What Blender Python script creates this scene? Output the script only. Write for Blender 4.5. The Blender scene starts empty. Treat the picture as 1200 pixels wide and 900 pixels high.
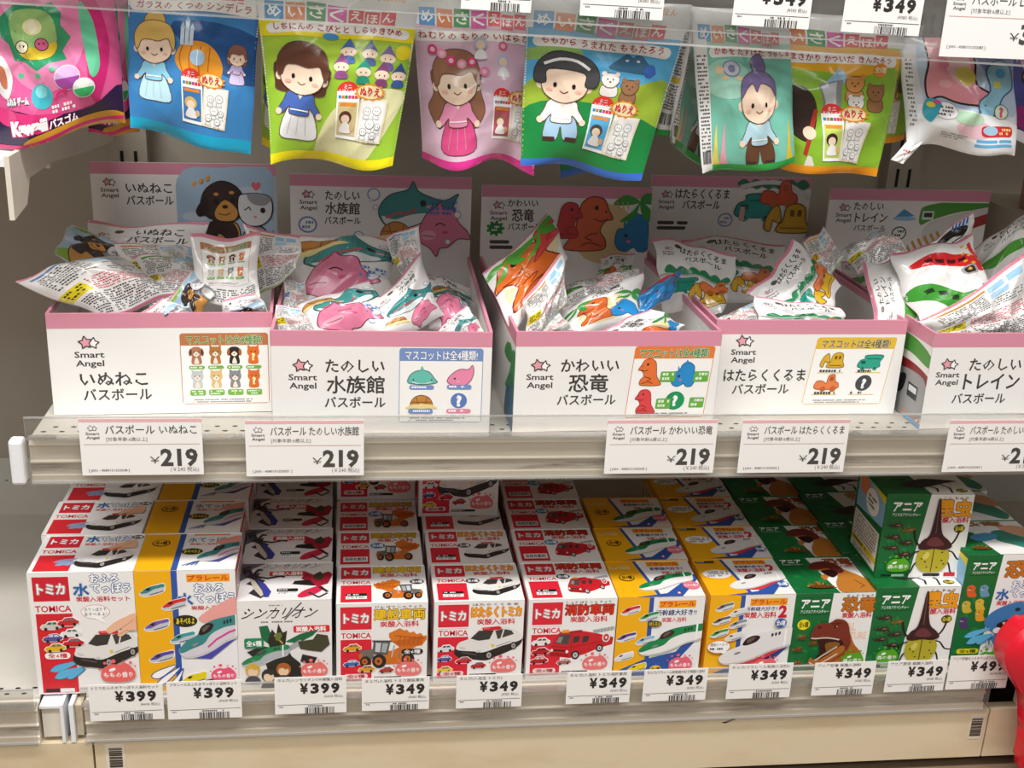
import bpy, bmesh, math, random
from math import sin, cos, pi, radians
from mathutils import Vector, Matrix
from mathutils.geometry import tessellate_polygon
random.seed(7)
SC = bpy.context.scene
COL = SC.collection

# ------------------------------------------------------------------ camera
CAM = Vector((0.2513, -0.9957, 0.7161))
YAW, PITCH, ROLL, FPX = 0.13427, 0.34212, 0.04486, 1410.5
_f = Vector((sin(YAW)*cos(PITCH), cos(YAW)*cos(PITCH), -sin(PITCH)))
_r = Vector((cos(YAW), -sin(YAW), 0)); _u = _r.cross(_f)
RGT = _r*cos(ROLL) + _u*sin(ROLL); UP = RGT.cross(_f)
cd = bpy.data.cameras.new('camera'); cam = bpy.data.objects.new('camera', cd); COL.objects.link(cam)
cd.sensor_width = 36; cd.lens = FPX/1200*36; cd.clip_start = .02; cd.clip_end = 50
cam.matrix_world = Matrix(((RGT.x, UP.x, -_f.x, CAM.x), (RGT.y, UP.y, -_f.y, CAM.y), (RGT.z, UP.z, -_f.z, CAM.z), (0, 0, 0, 1)))
SC.camera = cam
# ------------------------------------------------------------------ world, shop lights, exposure
w = bpy.data.worlds.new('shop_ambient'); SC.world = w; w.use_nodes = True
w.node_tree.nodes['Background'].inputs[0].default_value = (1.0, .97, .93, 1)
w.node_tree.nodes['Background'].inputs[1].default_value = .17
def area(name, loc, rot, sx, sy, e, col=(1, .975, .94)):
    l = bpy.data.lights.new(name, 'AREA'); l.shape = 'RECTANGLE'; l.size = sx; l.size_y = sy; l.energy = e; l.color = col
    o = bpy.data.objects.new(name, l); COL.objects.link(o); o.location = loc; o.rotation_euler = rot; return o
area('ceiling_light_tube', (.1, -.95, 2.35), (radians(22), 0, 0), 2.6, .25, 70)
area('ceiling_light_tube', (1.0, -2.6, 2.4), (radians(45), 0, 0), 2.6, .5, 22)
area('ceiling_light_tube', (-1.6, -1.6, 2.3), (radians(35), radians(-35), 0), .3, 1.6, 16)
SC.view_settings.view_transform = 'Standard'; SC.view_settings.look = 'None'
SC.view_settings.exposure = 0.02; SC.view_settings.gamma = 1.0; SC.view_settings.use_curve_mapping = False
SC.cycles.max_bounces = 6; SC.cycles.transparent_max_bounces = 12

def at(px, py, Y):
    """world point on the plane y=Y seen at photo pixel (px, py)"""
    d = _f + RGT*((px-600)/FPX) - UP*((py-450)/FPX)
    return CAM + d*((Y-CAM.y)/d.y)
def atz(px, py, Z):
    d = _f + RGT*((px-600)/FPX) - UP*((py-450)/FPX)
    return CAM + d*((Z-CAM.z)/d.z)

# ------------------------------------------------------------------ materials
def lin(h):
    h = h.lstrip('#')
    if len(h) == 3: h = ''.join(c*2 for c in h)
    v = [int(h[i:i+2], 16)/255 for i in (0, 2, 4)]
    return tuple(x/12.92 if x <= .04045 else ((x+.055)/1.055)**2.4 for x in v) + (1.0,)
MATS = {}
def mat(name, col='#ffffff', rough=.5, metal=0, bump=0, bscale=60, var=0, vscale=8, var2='#8a7a60', attr=False, coat=0, spec=.5, stretch=None, thr=(.45, .75)):
    if name in MATS: return MATS[name]
    m = bpy.data.materials.new(name); m.use_nodes = True; nt = m.node_tree; b = nt.nodes['Principled BSDF']
    b.inputs['Roughness'].default_value = rough; b.inputs['Metallic'].default_value = metal
    b.inputs['Coat Weight'].default_value = coat; b.inputs['Coat Roughness'].default_value = .12
    b.inputs['Specular IOR Level'].default_value = spec
    b.inputs['Base Color'].default_value = lin(col)
    tc = nt.nodes.new('ShaderNodeTexCoord')
    mp = nt.nodes.new('ShaderNodeMapping'); nt.links.new(tc.outputs['Object'], mp.inputs[0])
    if stretch: mp.inputs['Scale'].default_value = stretch
    if attr:
        a = nt.nodes.new('ShaderNodeAttribute'); a.attribute_name = 'Col'
        nt.links.new(a.outputs['Color'], b.inputs['Base Color'])
    elif var:
        n = nt.nodes.new('ShaderNodeTexNoise'); n.inputs['Scale'].default_value = vscale; n.inputs['Detail'].default_value = 8; n.inputs['Roughness'].default_value = .65
        r = nt.nodes.new('ShaderNodeMapRange'); r.inputs['From Min'].default_value = thr[0]; r.inputs['From Max'].default_value = thr[1]; r.inputs['To Max'].default_value = var
        mx = nt.nodes.new('ShaderNodeMix'); mx.data_type = 'RGBA'
        mx.inputs['A'].default_value = lin(col); mx.inputs['B'].default_value = lin(var2)
        nt.links.new(mp.outputs[0], n.inputs['Vector']); nt.links.new(n.outputs['Fac'], r.inputs['Value'])
        nt.links.new(r.outputs[0], mx.inputs['Factor']); nt.links.new(mx.outputs['Result'], b.inputs['Base Color'])
    if bump:
        n2 = nt.nodes.new('ShaderNodeTexNoise'); n2.inputs['Scale'].default_value = bscale; n2.inputs['Detail'].default_value = 3
        bp = nt.nodes.new('ShaderNodeBump'); bp.inputs['Strength'].default_value = bump; bp.inputs['Distance'].default_value = .002
        nt.links.new(mp.outputs[0], n2.inputs['Vector']); nt.links.new(n2.outputs['Fac'], bp.inputs['Height']); nt.links.new(bp.outputs[0], b.inputs['Normal'])
    MATS[name] = m; return m
M_INK = mat('printed_card_ink', attr=True, rough=.42)
M_FILM = mat('printed_glossy_film_ink', attr=True, rough=.22, bump=.35, bscale=45, coat=.35)
M_PAPER = mat('printed_paper_ink', attr=True, rough=.7)
M_CARD = mat('white_box_card', '#f1efec', .45, var=.25, vscale=30, var2='#e2ddd6')
M_KRAFT = mat('grey_card_inside', '#b9b3ab', .8, var=.4, vscale=60, var2='#a39c92')
M_CORR = mat('corrugated_card_white', '#eeebe8', .6, bump=.25, bscale=40, stretch=(1, 1, 12), var=.3, vscale=14, var2='#e1dcd8')
M_PINK = mat('pink_card_edge', '#dc93a8', .55, bump=.1, bscale=60)
M_TAG = mat('price_tag_paper', '#f7f6f4', .55)
M_SILVER = mat('silver_bag_film', '#c9c9cc', .28, metal=.75, bump=.4, bscale=35)
M_WHITEFILM = mat('white_bag_film', '#eceaea', .25, bump=.4, bscale=40, coat=.3)
M_CREAM = mat('cream_plastic_rail', '#f3e9d8', .38, var=.4, vscale=9, var2='#e6dac2', stretch=(1, 1, 4))
M_STEEL = mat('cream_painted_steel', '#e3dccf', .5, var=.6, vscale=11, var2='#cfc2ab', bump=.05, bscale=30)
M_DIRTY = mat('scuffed_steel_lip', '#ddd6ca', .5, var=.9, vscale=26, var2='#7d6a55', stretch=(.5, 1, 5), thr=(.5, .68))
M_KICK = mat('worn_cream_kick_panel', '#e2d3b4', .5, var=.55, vscale=5, var2='#c7ab7a', stretch=(1, 1, 3.5), thr=(.48, .72), bump=.06, bscale=18)
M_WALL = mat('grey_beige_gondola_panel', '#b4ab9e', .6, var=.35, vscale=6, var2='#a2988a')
M_DECK = mat('grey_white_shelf_deck', '#cfcbc2', .45, var=.35, vscale=10, var2='#bdb7aa')
M_WHITE = mat('white_plastic', '#eef0f4', .4)
M_HOLE = mat('dark_hole', '#1c1a18', .9)
M_DARK = mat('black_steel_hook', '#55514d', .4, metal=.6)
M_RED = mat('bright_red_plastic', '#e8102e', .38, coat=.3, var=.4, vscale=7, var2='#c80c28')
M_FLOOR = mat('brown_grey_floor_tile', '#8d7a63', .45, var=.6, vscale=14, var2='#6d5c49', bump=.05)
def clear(name, tint, mixf):
    m = bpy.data.materials.new(name); m.use_nodes = True; nt = m.node_tree; nt.nodes.clear()
    o = nt.nodes.new('ShaderNodeOutputMaterial'); t = nt.nodes.new('ShaderNodeBsdfTransparent'); t.inputs[0].default_value = lin(tint)
    g = nt.nodes.new('ShaderNodeBsdfGlossy'); g.inputs['Roughness'].default_value = .08
    d = nt.nodes.new('ShaderNodeBsdfDiffuse'); d.inputs[0].default_value = (.85, .85, .83, 1)
    tc = nt.nodes.new('ShaderNodeTexCoord'); n = nt.nodes.new('ShaderNodeTexNoise'); n.inputs['Scale'].default_value = 14; n.inputs['Detail'].default_value = 6
    mp = nt.nodes.new('ShaderNodeMapping'); mp.inputs['Scale'].default_value = (.6, 1, 4)
    r = nt.nodes.new('ShaderNodeMapRange'); r.inputs['From Min'].default_value = .4; r.inputs['From Max'].default_value = .8; r.inputs['To Min'].default_value = mixf*.7; r.inputs['To Max'].default_value = mixf*2
    fr = nt.nodes.new('ShaderNodeMapRange'); lw = nt.nodes.new('ShaderNodeLayerWeight'); lw.inputs[0].default_value = .25; nt.links.new(lw.outputs['Facing'], fr.inputs['Value']); fr.inputs['To Min'].default_value = .025; fr.inputs['To Max'].default_value = .6
    m1 = nt.nodes.new('ShaderNodeMixShader'); m2 = nt.nodes.new('ShaderNodeMixShader')
    L = nt.links.new
    L(tc.outputs['Object'], mp.inputs[0]); L(mp.outputs[0], n.inputs['Vector']); L(n.outputs['Fac'], r.inputs['Value']); L(r.outputs[0], m1.inputs[0])
    L(t.outputs[0], m1.inputs[1]); L(d.outputs[0], m1.inputs[2]); L(fr.outputs[0], m2.inputs[0]); L(m1.outputs[0], m2.inputs[1]); L(g.outputs[0], m2.inputs[2]); L(m2.outputs[0], o.inputs[0])
    return m
M_ACRYL = clear('clear_acrylic', '#f6f6f5', .045)
M_ACEDGE = clear('acrylic_cut_edge', '#e6e6e4', .3)

# ------------------------------------------------------------------ object helpers
def link(name, me, parent=None, loc=None, rot=None):
    o = bpy.data.objects.new(name, me); COL.objects.link(o)
    if parent: o.parent = parent
    if loc is not None: o.location = loc
    if rot is not None: o.rotation_euler = rot
    return o
def tag(o, label=None, cat=None, group=None, kind=None):
    if label: o['label'] = label
    if cat: o['category'] = cat
    if group: o['group'] = group
    if kind: o['kind'] = kind
    return o
def empty(name, loc, rz=0, rot=None):
    o = link(name, None, None, loc, rot or (0, 0, rz)); o.empty_display_size = .02; return o
class MB:
    def __init__(s): s.bm = bmesh.new()
    def box(s, x0, x1, y0, y1, z0, z1, bev=0):
        v = [s.bm.verts.new((x, y, z)) for z in (z0, z1) for y in (y0, y1) for x in (x0, x1)]
        F = [s.bm.faces.new([v[i] for i in q]) for q in ((0, 2, 3, 1), (4, 5, 7, 6), (0, 1, 5, 4), (2, 6, 7, 3), (0, 4, 6, 2), (1, 3, 7, 5))]
        if bev:
            es = list({e for f in F for e in f.edges}); bmesh.ops.bevel(s.bm, geom=es, offset=bev, segments=2, affect='EDGES', profile=.5)
        return s
    def prism(s, pts, axis, a0, a1):
        """extrude polygon along axis: 'x' pts=(y,z), 'y' pts=(x,z), 'z' pts=(x,y)"""
        def P(p, a): return {'x': (a, p[0], p[1]), 'y': (p[0], a, p[1]), 'z': (p[0], p[1], a)}[axis]
        A = [s.bm.verts.new(P(p, a0)) for p in pts]; B = [s.bm.verts.new(P(p, a1)) for p in pts]
        n = len(pts)
        for i in range(n): s.bm.faces.new((A[i], A[(i+1) % n], B[(i+1) % n], B[i]))
        s.bm.faces.new(A[::-1]); s.bm.faces.new(B)
        return s
    def tube(s, pts, r, n=8):
        prev = None
        for i, p in enumerate(pts):
            p = Vector(p); d = (Vector(pts[min(i+1, len(pts)-1)]) - Vector(pts[max(i-1, 0)])).normalized()
            a = d.orthogonal().normalized() if abs(d.x) < .9 else Vector((0, 1, 0)); a = (a - d*a.dot(d)).normalized(); b = d.cross(a)
            ring = [s.bm.verts.new(p + (a*cos(2*pi*k/n) + b*sin(2*pi*k/n))*r) for k in range(n)]
            if prev:
                for k in range(n): s.bm.faces.new((prev[k], prev[(k+1) % n], ring[(k+1) % n], ring[k]))
            else: s.bm.faces.new(ring[::-1])
            prev = ring
        s.bm.faces.new(prev); return s
    def mesh(s, name, m, smooth=False):
        bmesh.ops.recalc_face_normals(s.bm, faces=s.bm.faces)
        me = bpy.data.meshes.new(name); s.bm.to_mesh(me); s.bm.free(); me.materials.append(m)
        if smooth: me.polygons.foreach_set('use_smooth', [True]*len(me.polygons))
        return me
    def build(s, name, m, parent=None, loc=None, rot=None, smooth=False):
        return link(name, s.mesh(name, m, smooth), parent, loc, rot)

# ------------------------------------------------------------------ flat print: coloured shapes laid on a face
_tc = {}
def glyphs(t, bold=0):
    k = (t, bold)
    if k not in _tc:
        c = bpy.data.curves.new('t', 'FONT'); c.body = t; c.resolution_u = 2 if ord(t[0]) < 200 else 1; c.offset = bold
        o = bpy.data.objects.new('t', c); COL.objects.link(o)
        dg = bpy.context.evaluated_depsgraph_get(); me = bpy.data.meshes.new_from_object(o.evaluated_get(dg))
        me.calc_loop_triangles()
        vs = [(v.co.x, v.co.y) for v in me.vertices]
        tr = [tuple(vs[i] for i in lt.vertices) for lt in me.loop_triangles]
        xs = [v[0] for v in vs] or [0, 1]
        bpy.data.objects.remove(o); bpy.data.curves.remove(c); bpy.data.meshes.remove(me)
        _tc[k] = (tr, min(xs), max(xs))
    return _tc[k]
def smooth_pts(pts, n=4, closed=True):
    out = []; N = len(pts)
    for i in range(N if closed else N-1):
        p = [pts[(i+k) % N] if closed else pts[min(max(i+k, 0), N-1)] for k in (-1, 0, 1, 2)]
        for j in range(n):
            t = j/n
            out.append(tuple(.5*((2*p[1][c]) + (-p[0][c]+p[2][c])*t + (2*p[0][c]-5*p[1][c]+4*p[2][c]-p[3][c])*t*t + (-p[0][c]+3*p[1][c]-3*p[2][c]+p[3][c])*t**3) for c in (0, 1)))
    if not closed: out.append(pts[-1])
    return out
class Art:
    """x to the right, y DOWN, millimetres; everything is clipped to the W x H face"""
    def __init__(s, W, H): s.W, s.H, s.e, s.T, s.cl = W, H, [], [(1, 0, 0, 1, 0, 0)], None
    def push(s, x, y, sx=1, sy=None, rot=0, skew=0):
        if sy is None: sy = sx
        c, n = cos(radians(rot)), sin(radians(rot)); a, b, cc, d, e, f = s.T[-1]
        # local -> (sx*x + skew*sy*y , sy*y) -> rotate -> translate
        m = (c*sx, n*sx, c*skew*sy - n*sy, n*skew*sy + c*sy, x, y)
        s.T.append((a*m[0]+cc*m[1], b*m[0]+d*m[1], a*m[2]+cc*m[3], b*m[2]+d*m[3], a*m[4]+cc*m[5]+e, b*m[4]+d*m[5]+f)); return s
    def pop(s): s.T.pop(); return s
    def clip(s, x0=None, y0=0, x1=0, y1=0):
        if x0 is None: s.cl = None; return s
        P = [s._p(q) for q in ((x0, y0), (x1, y1))]
        s.cl = (min(P[0][0], P[1][0]), min(P[0][1], P[1][1]), max(P[0][0], P[1][0]), max(P[0][1], P[1][1])); return s
    def _p(s, q): a, b, c, d, e, f = s.T[-1]; return (a*q[0]+c*q[1]+e, b*q[0]+d*q[1]+f)
    def stack(s, copies, col):
        """overlapping pieces of one colour, each a hair above the last so that none lies in the plane of another"""
        base = None
        for i, t in enumerate(copies):
            n0 = len(s.e); s.add(t, col, None if base is None else base+.09*i)
            if base is None and len(s.e) > n0: base = s.e[-1][3]-.09*i
        return s
    def add(s, tris, col, force=None):
        out = []; X0, Y0, X1, Y1 = s.cl or (0, 0, s.W, s.H)
        X0 = max(X0, 0); Y0 = max(Y0, 0); X1 = min(X1, s.W); Y1 = min(Y1, s.H)
        for t in tris:
            q = [s._p(p) for p in t]
            xs = [p[0] for p in q]; ys = [p[1] for p in q]
            if max(xs) <= X0 or min(xs) >= X1 or max(ys) <= Y0 or min(ys) >= Y1: continue
            if min(xs) < X0 or max(xs) > X1 or min(ys) < Y0 or max(ys) > Y1:
                for ax, lim, sg in ((0, X0, 1), (0, X1, -1), (1, Y0, 1), (1, Y1, -1)):
                    r = []
                    for i in range(len(q)):
                        A, B = q[i], q[(i+1) % len(q)]; ia, ib = (A[ax]-lim)*sg >= 0, (B[ax]-lim)*sg >= 0
                        if ia: r.append(A)
                        if ia != ib:
                            k = (lim-A[ax])/(B[ax]-A[ax]); r.append((A[0]+(B[0]-A[0])*k, A[1]+(B[1]-A[1])*k))
                    q = r
                    if not q: break
                if len(q) < 3: continue
            for i in range(1, len(q)-1): out.append((q[0], q[i], q[i+1]))
        if not out: return s
        xs = [p[0] for t in out for p in t]; ys = [p[1] for t in out for p in t]
        bb = (min(xs), min(ys), max(xs), max(ys)); L = 0
        if force is not None: s.e.append((out, lin(col), bb, force)); return s
        for (_, _, b2, l2) in s.e:
            if l2+.001 >= L and b2[0] < bb[2] and b2[2] > bb[0] and b2[1] < bb[3] and b2[3] > bb[1]: L = int(l2+.001)+1
        s.e.append((out, lin(col), bb, L)); return s
    def poly(s, pts, col):
        pts = [tuple(p) for p in pts]
        tr = tessellate_polygon([[Vector((p[0], p[1], 0)) for p in pts]])
        return s.add([tuple(pts[i] for i in t) for t in tr], col)
    def blob(s, pts, col, n=4): return s.poly(smooth_pts(pts, n), col)
    def rect(s, x0, y0, x1, y1, col, r=0):
        if r <= 0: return s.add([((x0, y0), (x1, y0), (x1, y1)), ((x0, y0), (x1, y1), (x0, y1))], col)
        pts = []
        for cx, cy, a0 in ((x1-r, y0+r, -90), (x1-r, y1-r, 0), (x0+r, y1-r, 90), (x0+r, y0+r, 180)):
            for k in range(4): a = radians(a0+30*k); pts.append((cx+r*cos(a), cy+r*sin(a)))
        return s.fan(pts, col)
    def fan(s, pts, col):
        cx = sum(p[0] for p in pts)/len(pts); cy = sum(p[1] for p in pts)/len(pts)
        return s.add([((cx, cy), pts[i], pts[(i+1) % len(pts)]) for i in range(len(pts))], col)
    def ell(s, cx, cy, rx, ry, col, rot=0, n=20):
        c, d = cos(radians(rot)), sin(radians(rot))
        return s.fan([(cx+rx*cos(2*pi*k/n)*c-ry*sin(2*pi*k/n)*d, cy+rx*cos(2*pi*k/n)*d+ry*sin(2*pi*k/n)*c) for k in range(n)], col)
    def line(s, pts, wd, col, closed=False):
        if closed: pts = list(pts)+[pts[0]]
        tr = [[], [], []]
        for i in range(len(pts)-1):
            (ax, ay), (bx, by) = pts[i], pts[i+1]; L = math.hypot(bx-ax, by-ay) or 1e-6
            ux, uy = (bx-ax)/L*wd/2, (by-ay)/L*wd/2
            e = .5 if (closed or 0 < i) else 0; f = .5 if (closed or i < len(pts)-2) else 0
            ax -= ux*e; ay -= uy*e; bx += ux*f; by += uy*f
            q = ((ax-uy, ay+ux), (bx-uy, by+ux), (bx+uy, by-ux), (ax+uy, ay-ux)); tr[i % 3] += [(q[0], q[1], q[2]), (q[0], q[2], q[3])]
        return s.stack([t for t in tr if t], col)
    def oblob(s, pts, col, oc='#3a2a20', wd=.8, n=4):
        q = smooth_pts(pts, n); s.poly(q, col); return s.line(q, wd, oc, True)
    def oell(s, cx, cy, rx, ry, col, oc='#3a2a20', wd=.8, rot=0): s.ell(cx, cy, rx+wd/2, ry+wd/2, oc, rot); return s.ell(cx, cy, rx-wd/2, ry-wd/2, col, rot)
    def text(s, t, x, y, h, col, w=None, bold=.012, out=None, ow=.05, align='l', rot=0, skew=0, out2=None):
        """cap box top-left at (x, y), height h, squeezed to width w"""
        jp = ord(max(t)) > 200; kj = jp; tr, x0, x1 = glyphs(t, 0 if kj else bold)
        k = h/(.86 if jp else .72); sx = k if w is None else w/max(x1-x0, 1e-3)
        ox = {'l': 0, 'c': -(x1-x0)/2*sx, 'r': -(x1-x0)*sx}[align]
        def tt(tris, dx=0, dy=0): return [tuple(((p[0]-x0)*sx+ox+dx, -p[1]*k+(h if not jp else h*.93)+dy) for p in q) for q in tris]
        s.push(x, y, 1, 1, rot, skew)
        def ring(r, n): return [tt(tr, r*h*cos(2*pi*i/n), r*h*sin(2*pi*i/n)) for i in range(n)]
        if kj:
            if out2: s.stack(ring(bold*.8+ow*1.0, 9), out2)
            if out: s.stack(ring(bold*.8+ow*.62, 8), out)
            s.stack(ring(bold*.8, 4 if bold < .04 else 8) if bold > .01 else [tt(tr)], col)
        else:
            if out2: s.add(tt(glyphs(t, bold+ow*2)[0]), out2)
            if out: s.add(tt(glyphs(t, bold+ow)[0]), out)
            s.add(tt(tr), col)
        s.pop(); return s
    def tiny(s, x0, y0, x1, n, pitch, col='#777', h=None, seed=1, fill=.8):
        """unreadable small print, as short dashes"""
        rr = random.Random(seed); h = h or pitch*.55; tr = []
        for i in range(n):
            x = x0; y = y0+i*pitch; e = x1 if i < n-1 else x0+(x1-x0)*rr.uniform(.5, 1)
            while x < e:
                wd = min(h*rr.uniform(.5, 1.1), e-x)
                if rr.random() < fill: tr += [((x, y), (x+wd, y), (x+wd, y+h)), ((x, y), (x+wd, y+h), (x, y+h))]
                x += wd+h*.28
        return s.add(tr, col)
    def barcode(s, x0, y0, x1, y1, col='#222', seed=3):
        rr = random.Random(seed); x = x0; tr = []
        while x < x1:
            a = (x1-x0)/60*rr.choice((1, 1, 2, 3)); b = min(x+a, x1); tr += [((x, y0), (b, y0), (b, y1)), ((x, y0), (b, y1), (x, y1))]; x = b+(x1-x0)/60*rr.choice((1, 1, 2))
        return s.add(tr, col)
def print_mesh(name, items, m, eps=9e-5, lift=2.5e-4):
    """items: list of (art, fn(x, y, height)->xyz, max edge in mm or None)"""
    V, F, C = [], [], []
    for art, fn, me_ in items:
        for tris, col, _, L in art.e:
            h = lift+eps*L
            st = list(tris)
            while st:
                t = st.pop()
                if me_:
                    d = [math.dist(t[i], t[(i+1) % 3]) for i in range(3)]; i = d.index(max(d))
                    if d[i] > me_:
                        a, b, c = t[i], t[(i+1) % 3], t[(i+2) % 3]; m_ = ((a[0]+b[0])/2, (a[1]+b[1])/2)
                        st += [(a, m_, c), (m_, b, c)]; continue
                n = len(V)
                for p in t: V.append(fn(p[0], p[1], h)); C.extend(col)
                F.append((n, n+1, n+2))
    me = bpy.data.meshes.new(name); me.from_pydata(V, [], F)
    a = me.color_attributes.new('Col', 'FLOAT_COLOR', 'POINT'); a.data.foreach_set('color', C)
    me.materials.append(m); return me
# ================================================================== the setting
BX0, BX1 = -.004, .906           # the middle shelving bay
ZU, ZD, DK = .268, .307, .0425   # upper rail bottom, upper deck top, lower deck top
WY = .42                         # back panel
def struct(o): o['kind'] = 'structure'; return o
struct(MB().box(-1.2, 2.2, -1.6, 1.0, -.10, -.075).build('floor', M_FLOOR))
wl = struct(MB().box(-1.2, 2.2, WY, WY+.02, -.075, 1.4).build('wall_back', M_WALL))
# uprights of the gondola, with slots
for n, X in enumerate((-.004, .907)):
    t = struct(MB().box(X-.02, X+.02, WY-.022, WY-.0005, .12, 1.3).build('trim_%d' % (n+1), M_WALL))
    m = MB()
    for k in range(24):
        for s in (-1, 1): m.box(X+s*.0075-.0018, X+s*.0075+.0018, WY-.0226, WY-.0221, .2+k*.045, .2+k*.045+.022)
    m.build('upright_slot', M_HOLE, t)['kind'] = 'stuff'

def holes(parent, x0, x1, y, z, pitch=.0125, rows=((0, 0), (.5, .008)), r=(.0026, .0016), upright=False, name='perforation'):
    m = MB()
    for off, dy in rows:
        k = 0
        while x0+(k+off)*pitch < x1:
            cx = x0+(k+off)*pitch
            if upright: pts = [(cx+r[0]*cos(a), z+dy+r[1]*sin(a)) for a in [i*pi/4 for i in range(8)]]; m.prism(pts, 'y', y-.0002, y+.0002)
            else: pts = [(cx+r[0]*cos(a), y+dy+r[1]*sin(a)) for a in [i*pi/4 for i in range(8)]]; m.prism(pts, 'z', z-.0002, z+.0001)
            k += 1
    o = m.build(name, M_HOLE, parent); o['kind'] = 'stuff'; return o

RAIL = [(0, 0), (0, .006), (.0035, .007), (.0035, .0165), (0, .0175), (-.0005, .019), (.0015, .0205), (.0015, .033), (0, .0345), (.002, .037), (.004, .0395), (.012, .0395), (.012, 0)]
def rail_parts(root, x0, x1, zb, lip=True, dirty=True):
    MB().prism([(y, zb+z) for y, z in RAIL], 'x', x0, x1).build('price_rail', M_CREAM, root)
    MB().box(x0, x1, -.0012, -.0002, zb-.001, zb+.0012).build('bottom_flange', M_WHITE, root)
    if dirty: MB().box(x0, x1, .0022, .0034, zb+.0065, zb+.0165).build('scuffed_strip', M_DIRTY, root)
    if lip:
        MB().box(x0, x1, -.0075, -.0063, zb+.0005, zb+.062).build('acrylic_lip', M_ACRYL, root)
        MB().box(x0, x1, -.0077, -.0061, zb+.062, zb+.0635).build('lip_top_edge', M_ACEDGE, root)
        MB().box(x0, x1, -.0064, .004, zb+.0415, zb+.0428).build('lip_foot', M_ACEDGE, root)

# lower shelf of this bay and of the bay to the left
def lower(x0, x1, nm, label, depth=.404):
    r = empty(nm, (0, 0, 0)); tag(r, label, 'shelf')
    MB().box(x0, x1, .012, depth, DK-.004, DK).build('deck', M_DECK, r)
    MB().prism([(depth, DK-.004), (depth, DK), (WY-.001, .112), (WY-.001, .106)], 'x', x0, x1).build('back_flange', M_DECK, r)
    rail_parts(r, x0, x1, 0)
    holes(r, x0+.006, x1-.004, .018, DK, .0155, rows=((0, 0), (.5, .009)))
    k = 0; m = MB()
    for off, s in ((0, .62), (.5, .70)):
        k = 0
        while x0+.006+(k+off)*.0125 < x1-.004:
            cx = x0+.006+(k+off)*.0125; yy = depth+(WY-depth)*s; zz = DK+(.112-DK)*s; dy, dz = (WY-depth), (.112-DK); L = math.hypot(dy, dz); dy /= L; dz /= L
            pts = [(cx+.0019*cos(a), .0019*sin(a)) for a in [i*pi/4 for i in range(8)]]
            vs = [m.bm.verts.new((p[0], yy+p[1]*dy-dz*.0006, zz+p[1]*dz+dy*.0006)) for p in pts]; m.bm.faces.new(vs); k += 1
    o = m.build('back_perforation', M_HOLE, r); o['kind'] = 'stuff'
    return r
s1 = lower(BX0, BX1-.012, 'lower_shelf', 'cream lower shelf with clear lip holding the small boxed bath goods')
s2 = lower(-.92, -.046, 'lower_shelf', 'empty neighbouring lower shelf cut off at the bottom left')
s3 = lower(BX1+.028, 1.7, 'lower_shelf', 'neighbouring lower shelf beyond the red plastic piece at bottom right')
# metal shelf-end brackets seen in the gap at the left
g = empty('shelf_end_bracket', (-.026, 0, 0)); tag(g, 'pale metal brackets filling the gap between two lower shelf rails at left', 'bracket')
MB().box(-.017, -.0005, .003, .3, .004, .037).build('side_plate', M_STEEL, g)
MB().box(-.018, 0, .0, .3, .037, .0395).build('top_flange', M_WHITE, g)
MB().box(.0005, .0035, -.0015, .3, -.0, .041).build('edge_strip', M_WHITE, g)
MB().box(.0085, .0125, -.0015, .3, 0, .041).build('edge_strip', M_WHITE, g)
MB().box(.013, .019, .004, .3, .004, .037).build('side_plate', mat('rust_stained_steel', '#d9cfb8', .5, var=1, vscale=30, var2='#a9772f'), g)
# kick panels below
def kick(x0, x1, label, bars):
    k = MB().box(x0, x1, -.0005, .012, -.0595, -.0014).build('kick_panel', M_KICK); tag(k, label, 'panel')
    for cx, z0, z1, tx0, tx1 in bars:
        st = MB().box(tx0, tx1, -.0009, -.0004, z0-.004, z1+.004).build('barcode_sticker', mat('clear_sticker', '#e3dccb', .3), k)
        m = MB(); zz = z1; rr = random.Random(4)
        while zz > z0:
            t = rr.choice((.0006, .001, .0017)); m.box(cx-.006, cx+.006, -.0013, -.0009, max(zz-t, z0), zz); zz -= t+rr.choice((.0006, .0009, .0013))
        m.build('barcode', mat('barcode_ink', '#3a2f28', .7), st)
    return k
kick(.0025, .9015, 'long worn cream kick panel with a barcode at each end', ((.0215, -.03, -.0085, .012, .03), (.8905, -.033, -.0115, .8835, .8985)))
kick(-.92, .0005, 'cream kick panel of the left neighbouring bay at the bottom left corner', ())
kick(.9035, 1.7, 'cream kick panel of the right neighbouring bay at the bottom right corner', ())
# a black scratch on the middle kick panel
# ------------------------------------------------------------------ upper shelf
u = empty('upper_shelf', (0, 0, 0)); tag(u, 'cream upper shelf with clear lip holding the open cartons of wrapped bath balls', 'shelf')
MB().box(-.03, 1.25, .012, .385, ZD-.012, ZD).build('deck', M_DECK, u)
rail_parts(u, -.03, 1.25, ZU)
holes(u, -.022, 1.24, .02, ZD, .0155, rows=((0, 0), (.5, .011)))
MB().box(-.0445, -.0325, -.010, .004, ZU+.001, ZU+.0425, .0028).build('end_cap', M_WHITE, u, smooth=False)
for X in (-.028,):
    MB().prism([(.004, ZU+.002), (.004, ZD-.013), (.385, ZD-.013), (.385, ZU-.03), (.30, ZU-.03)], 'x', X-.0015, X+.0015).build('side_bracket', M_STEEL, u)
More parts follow.
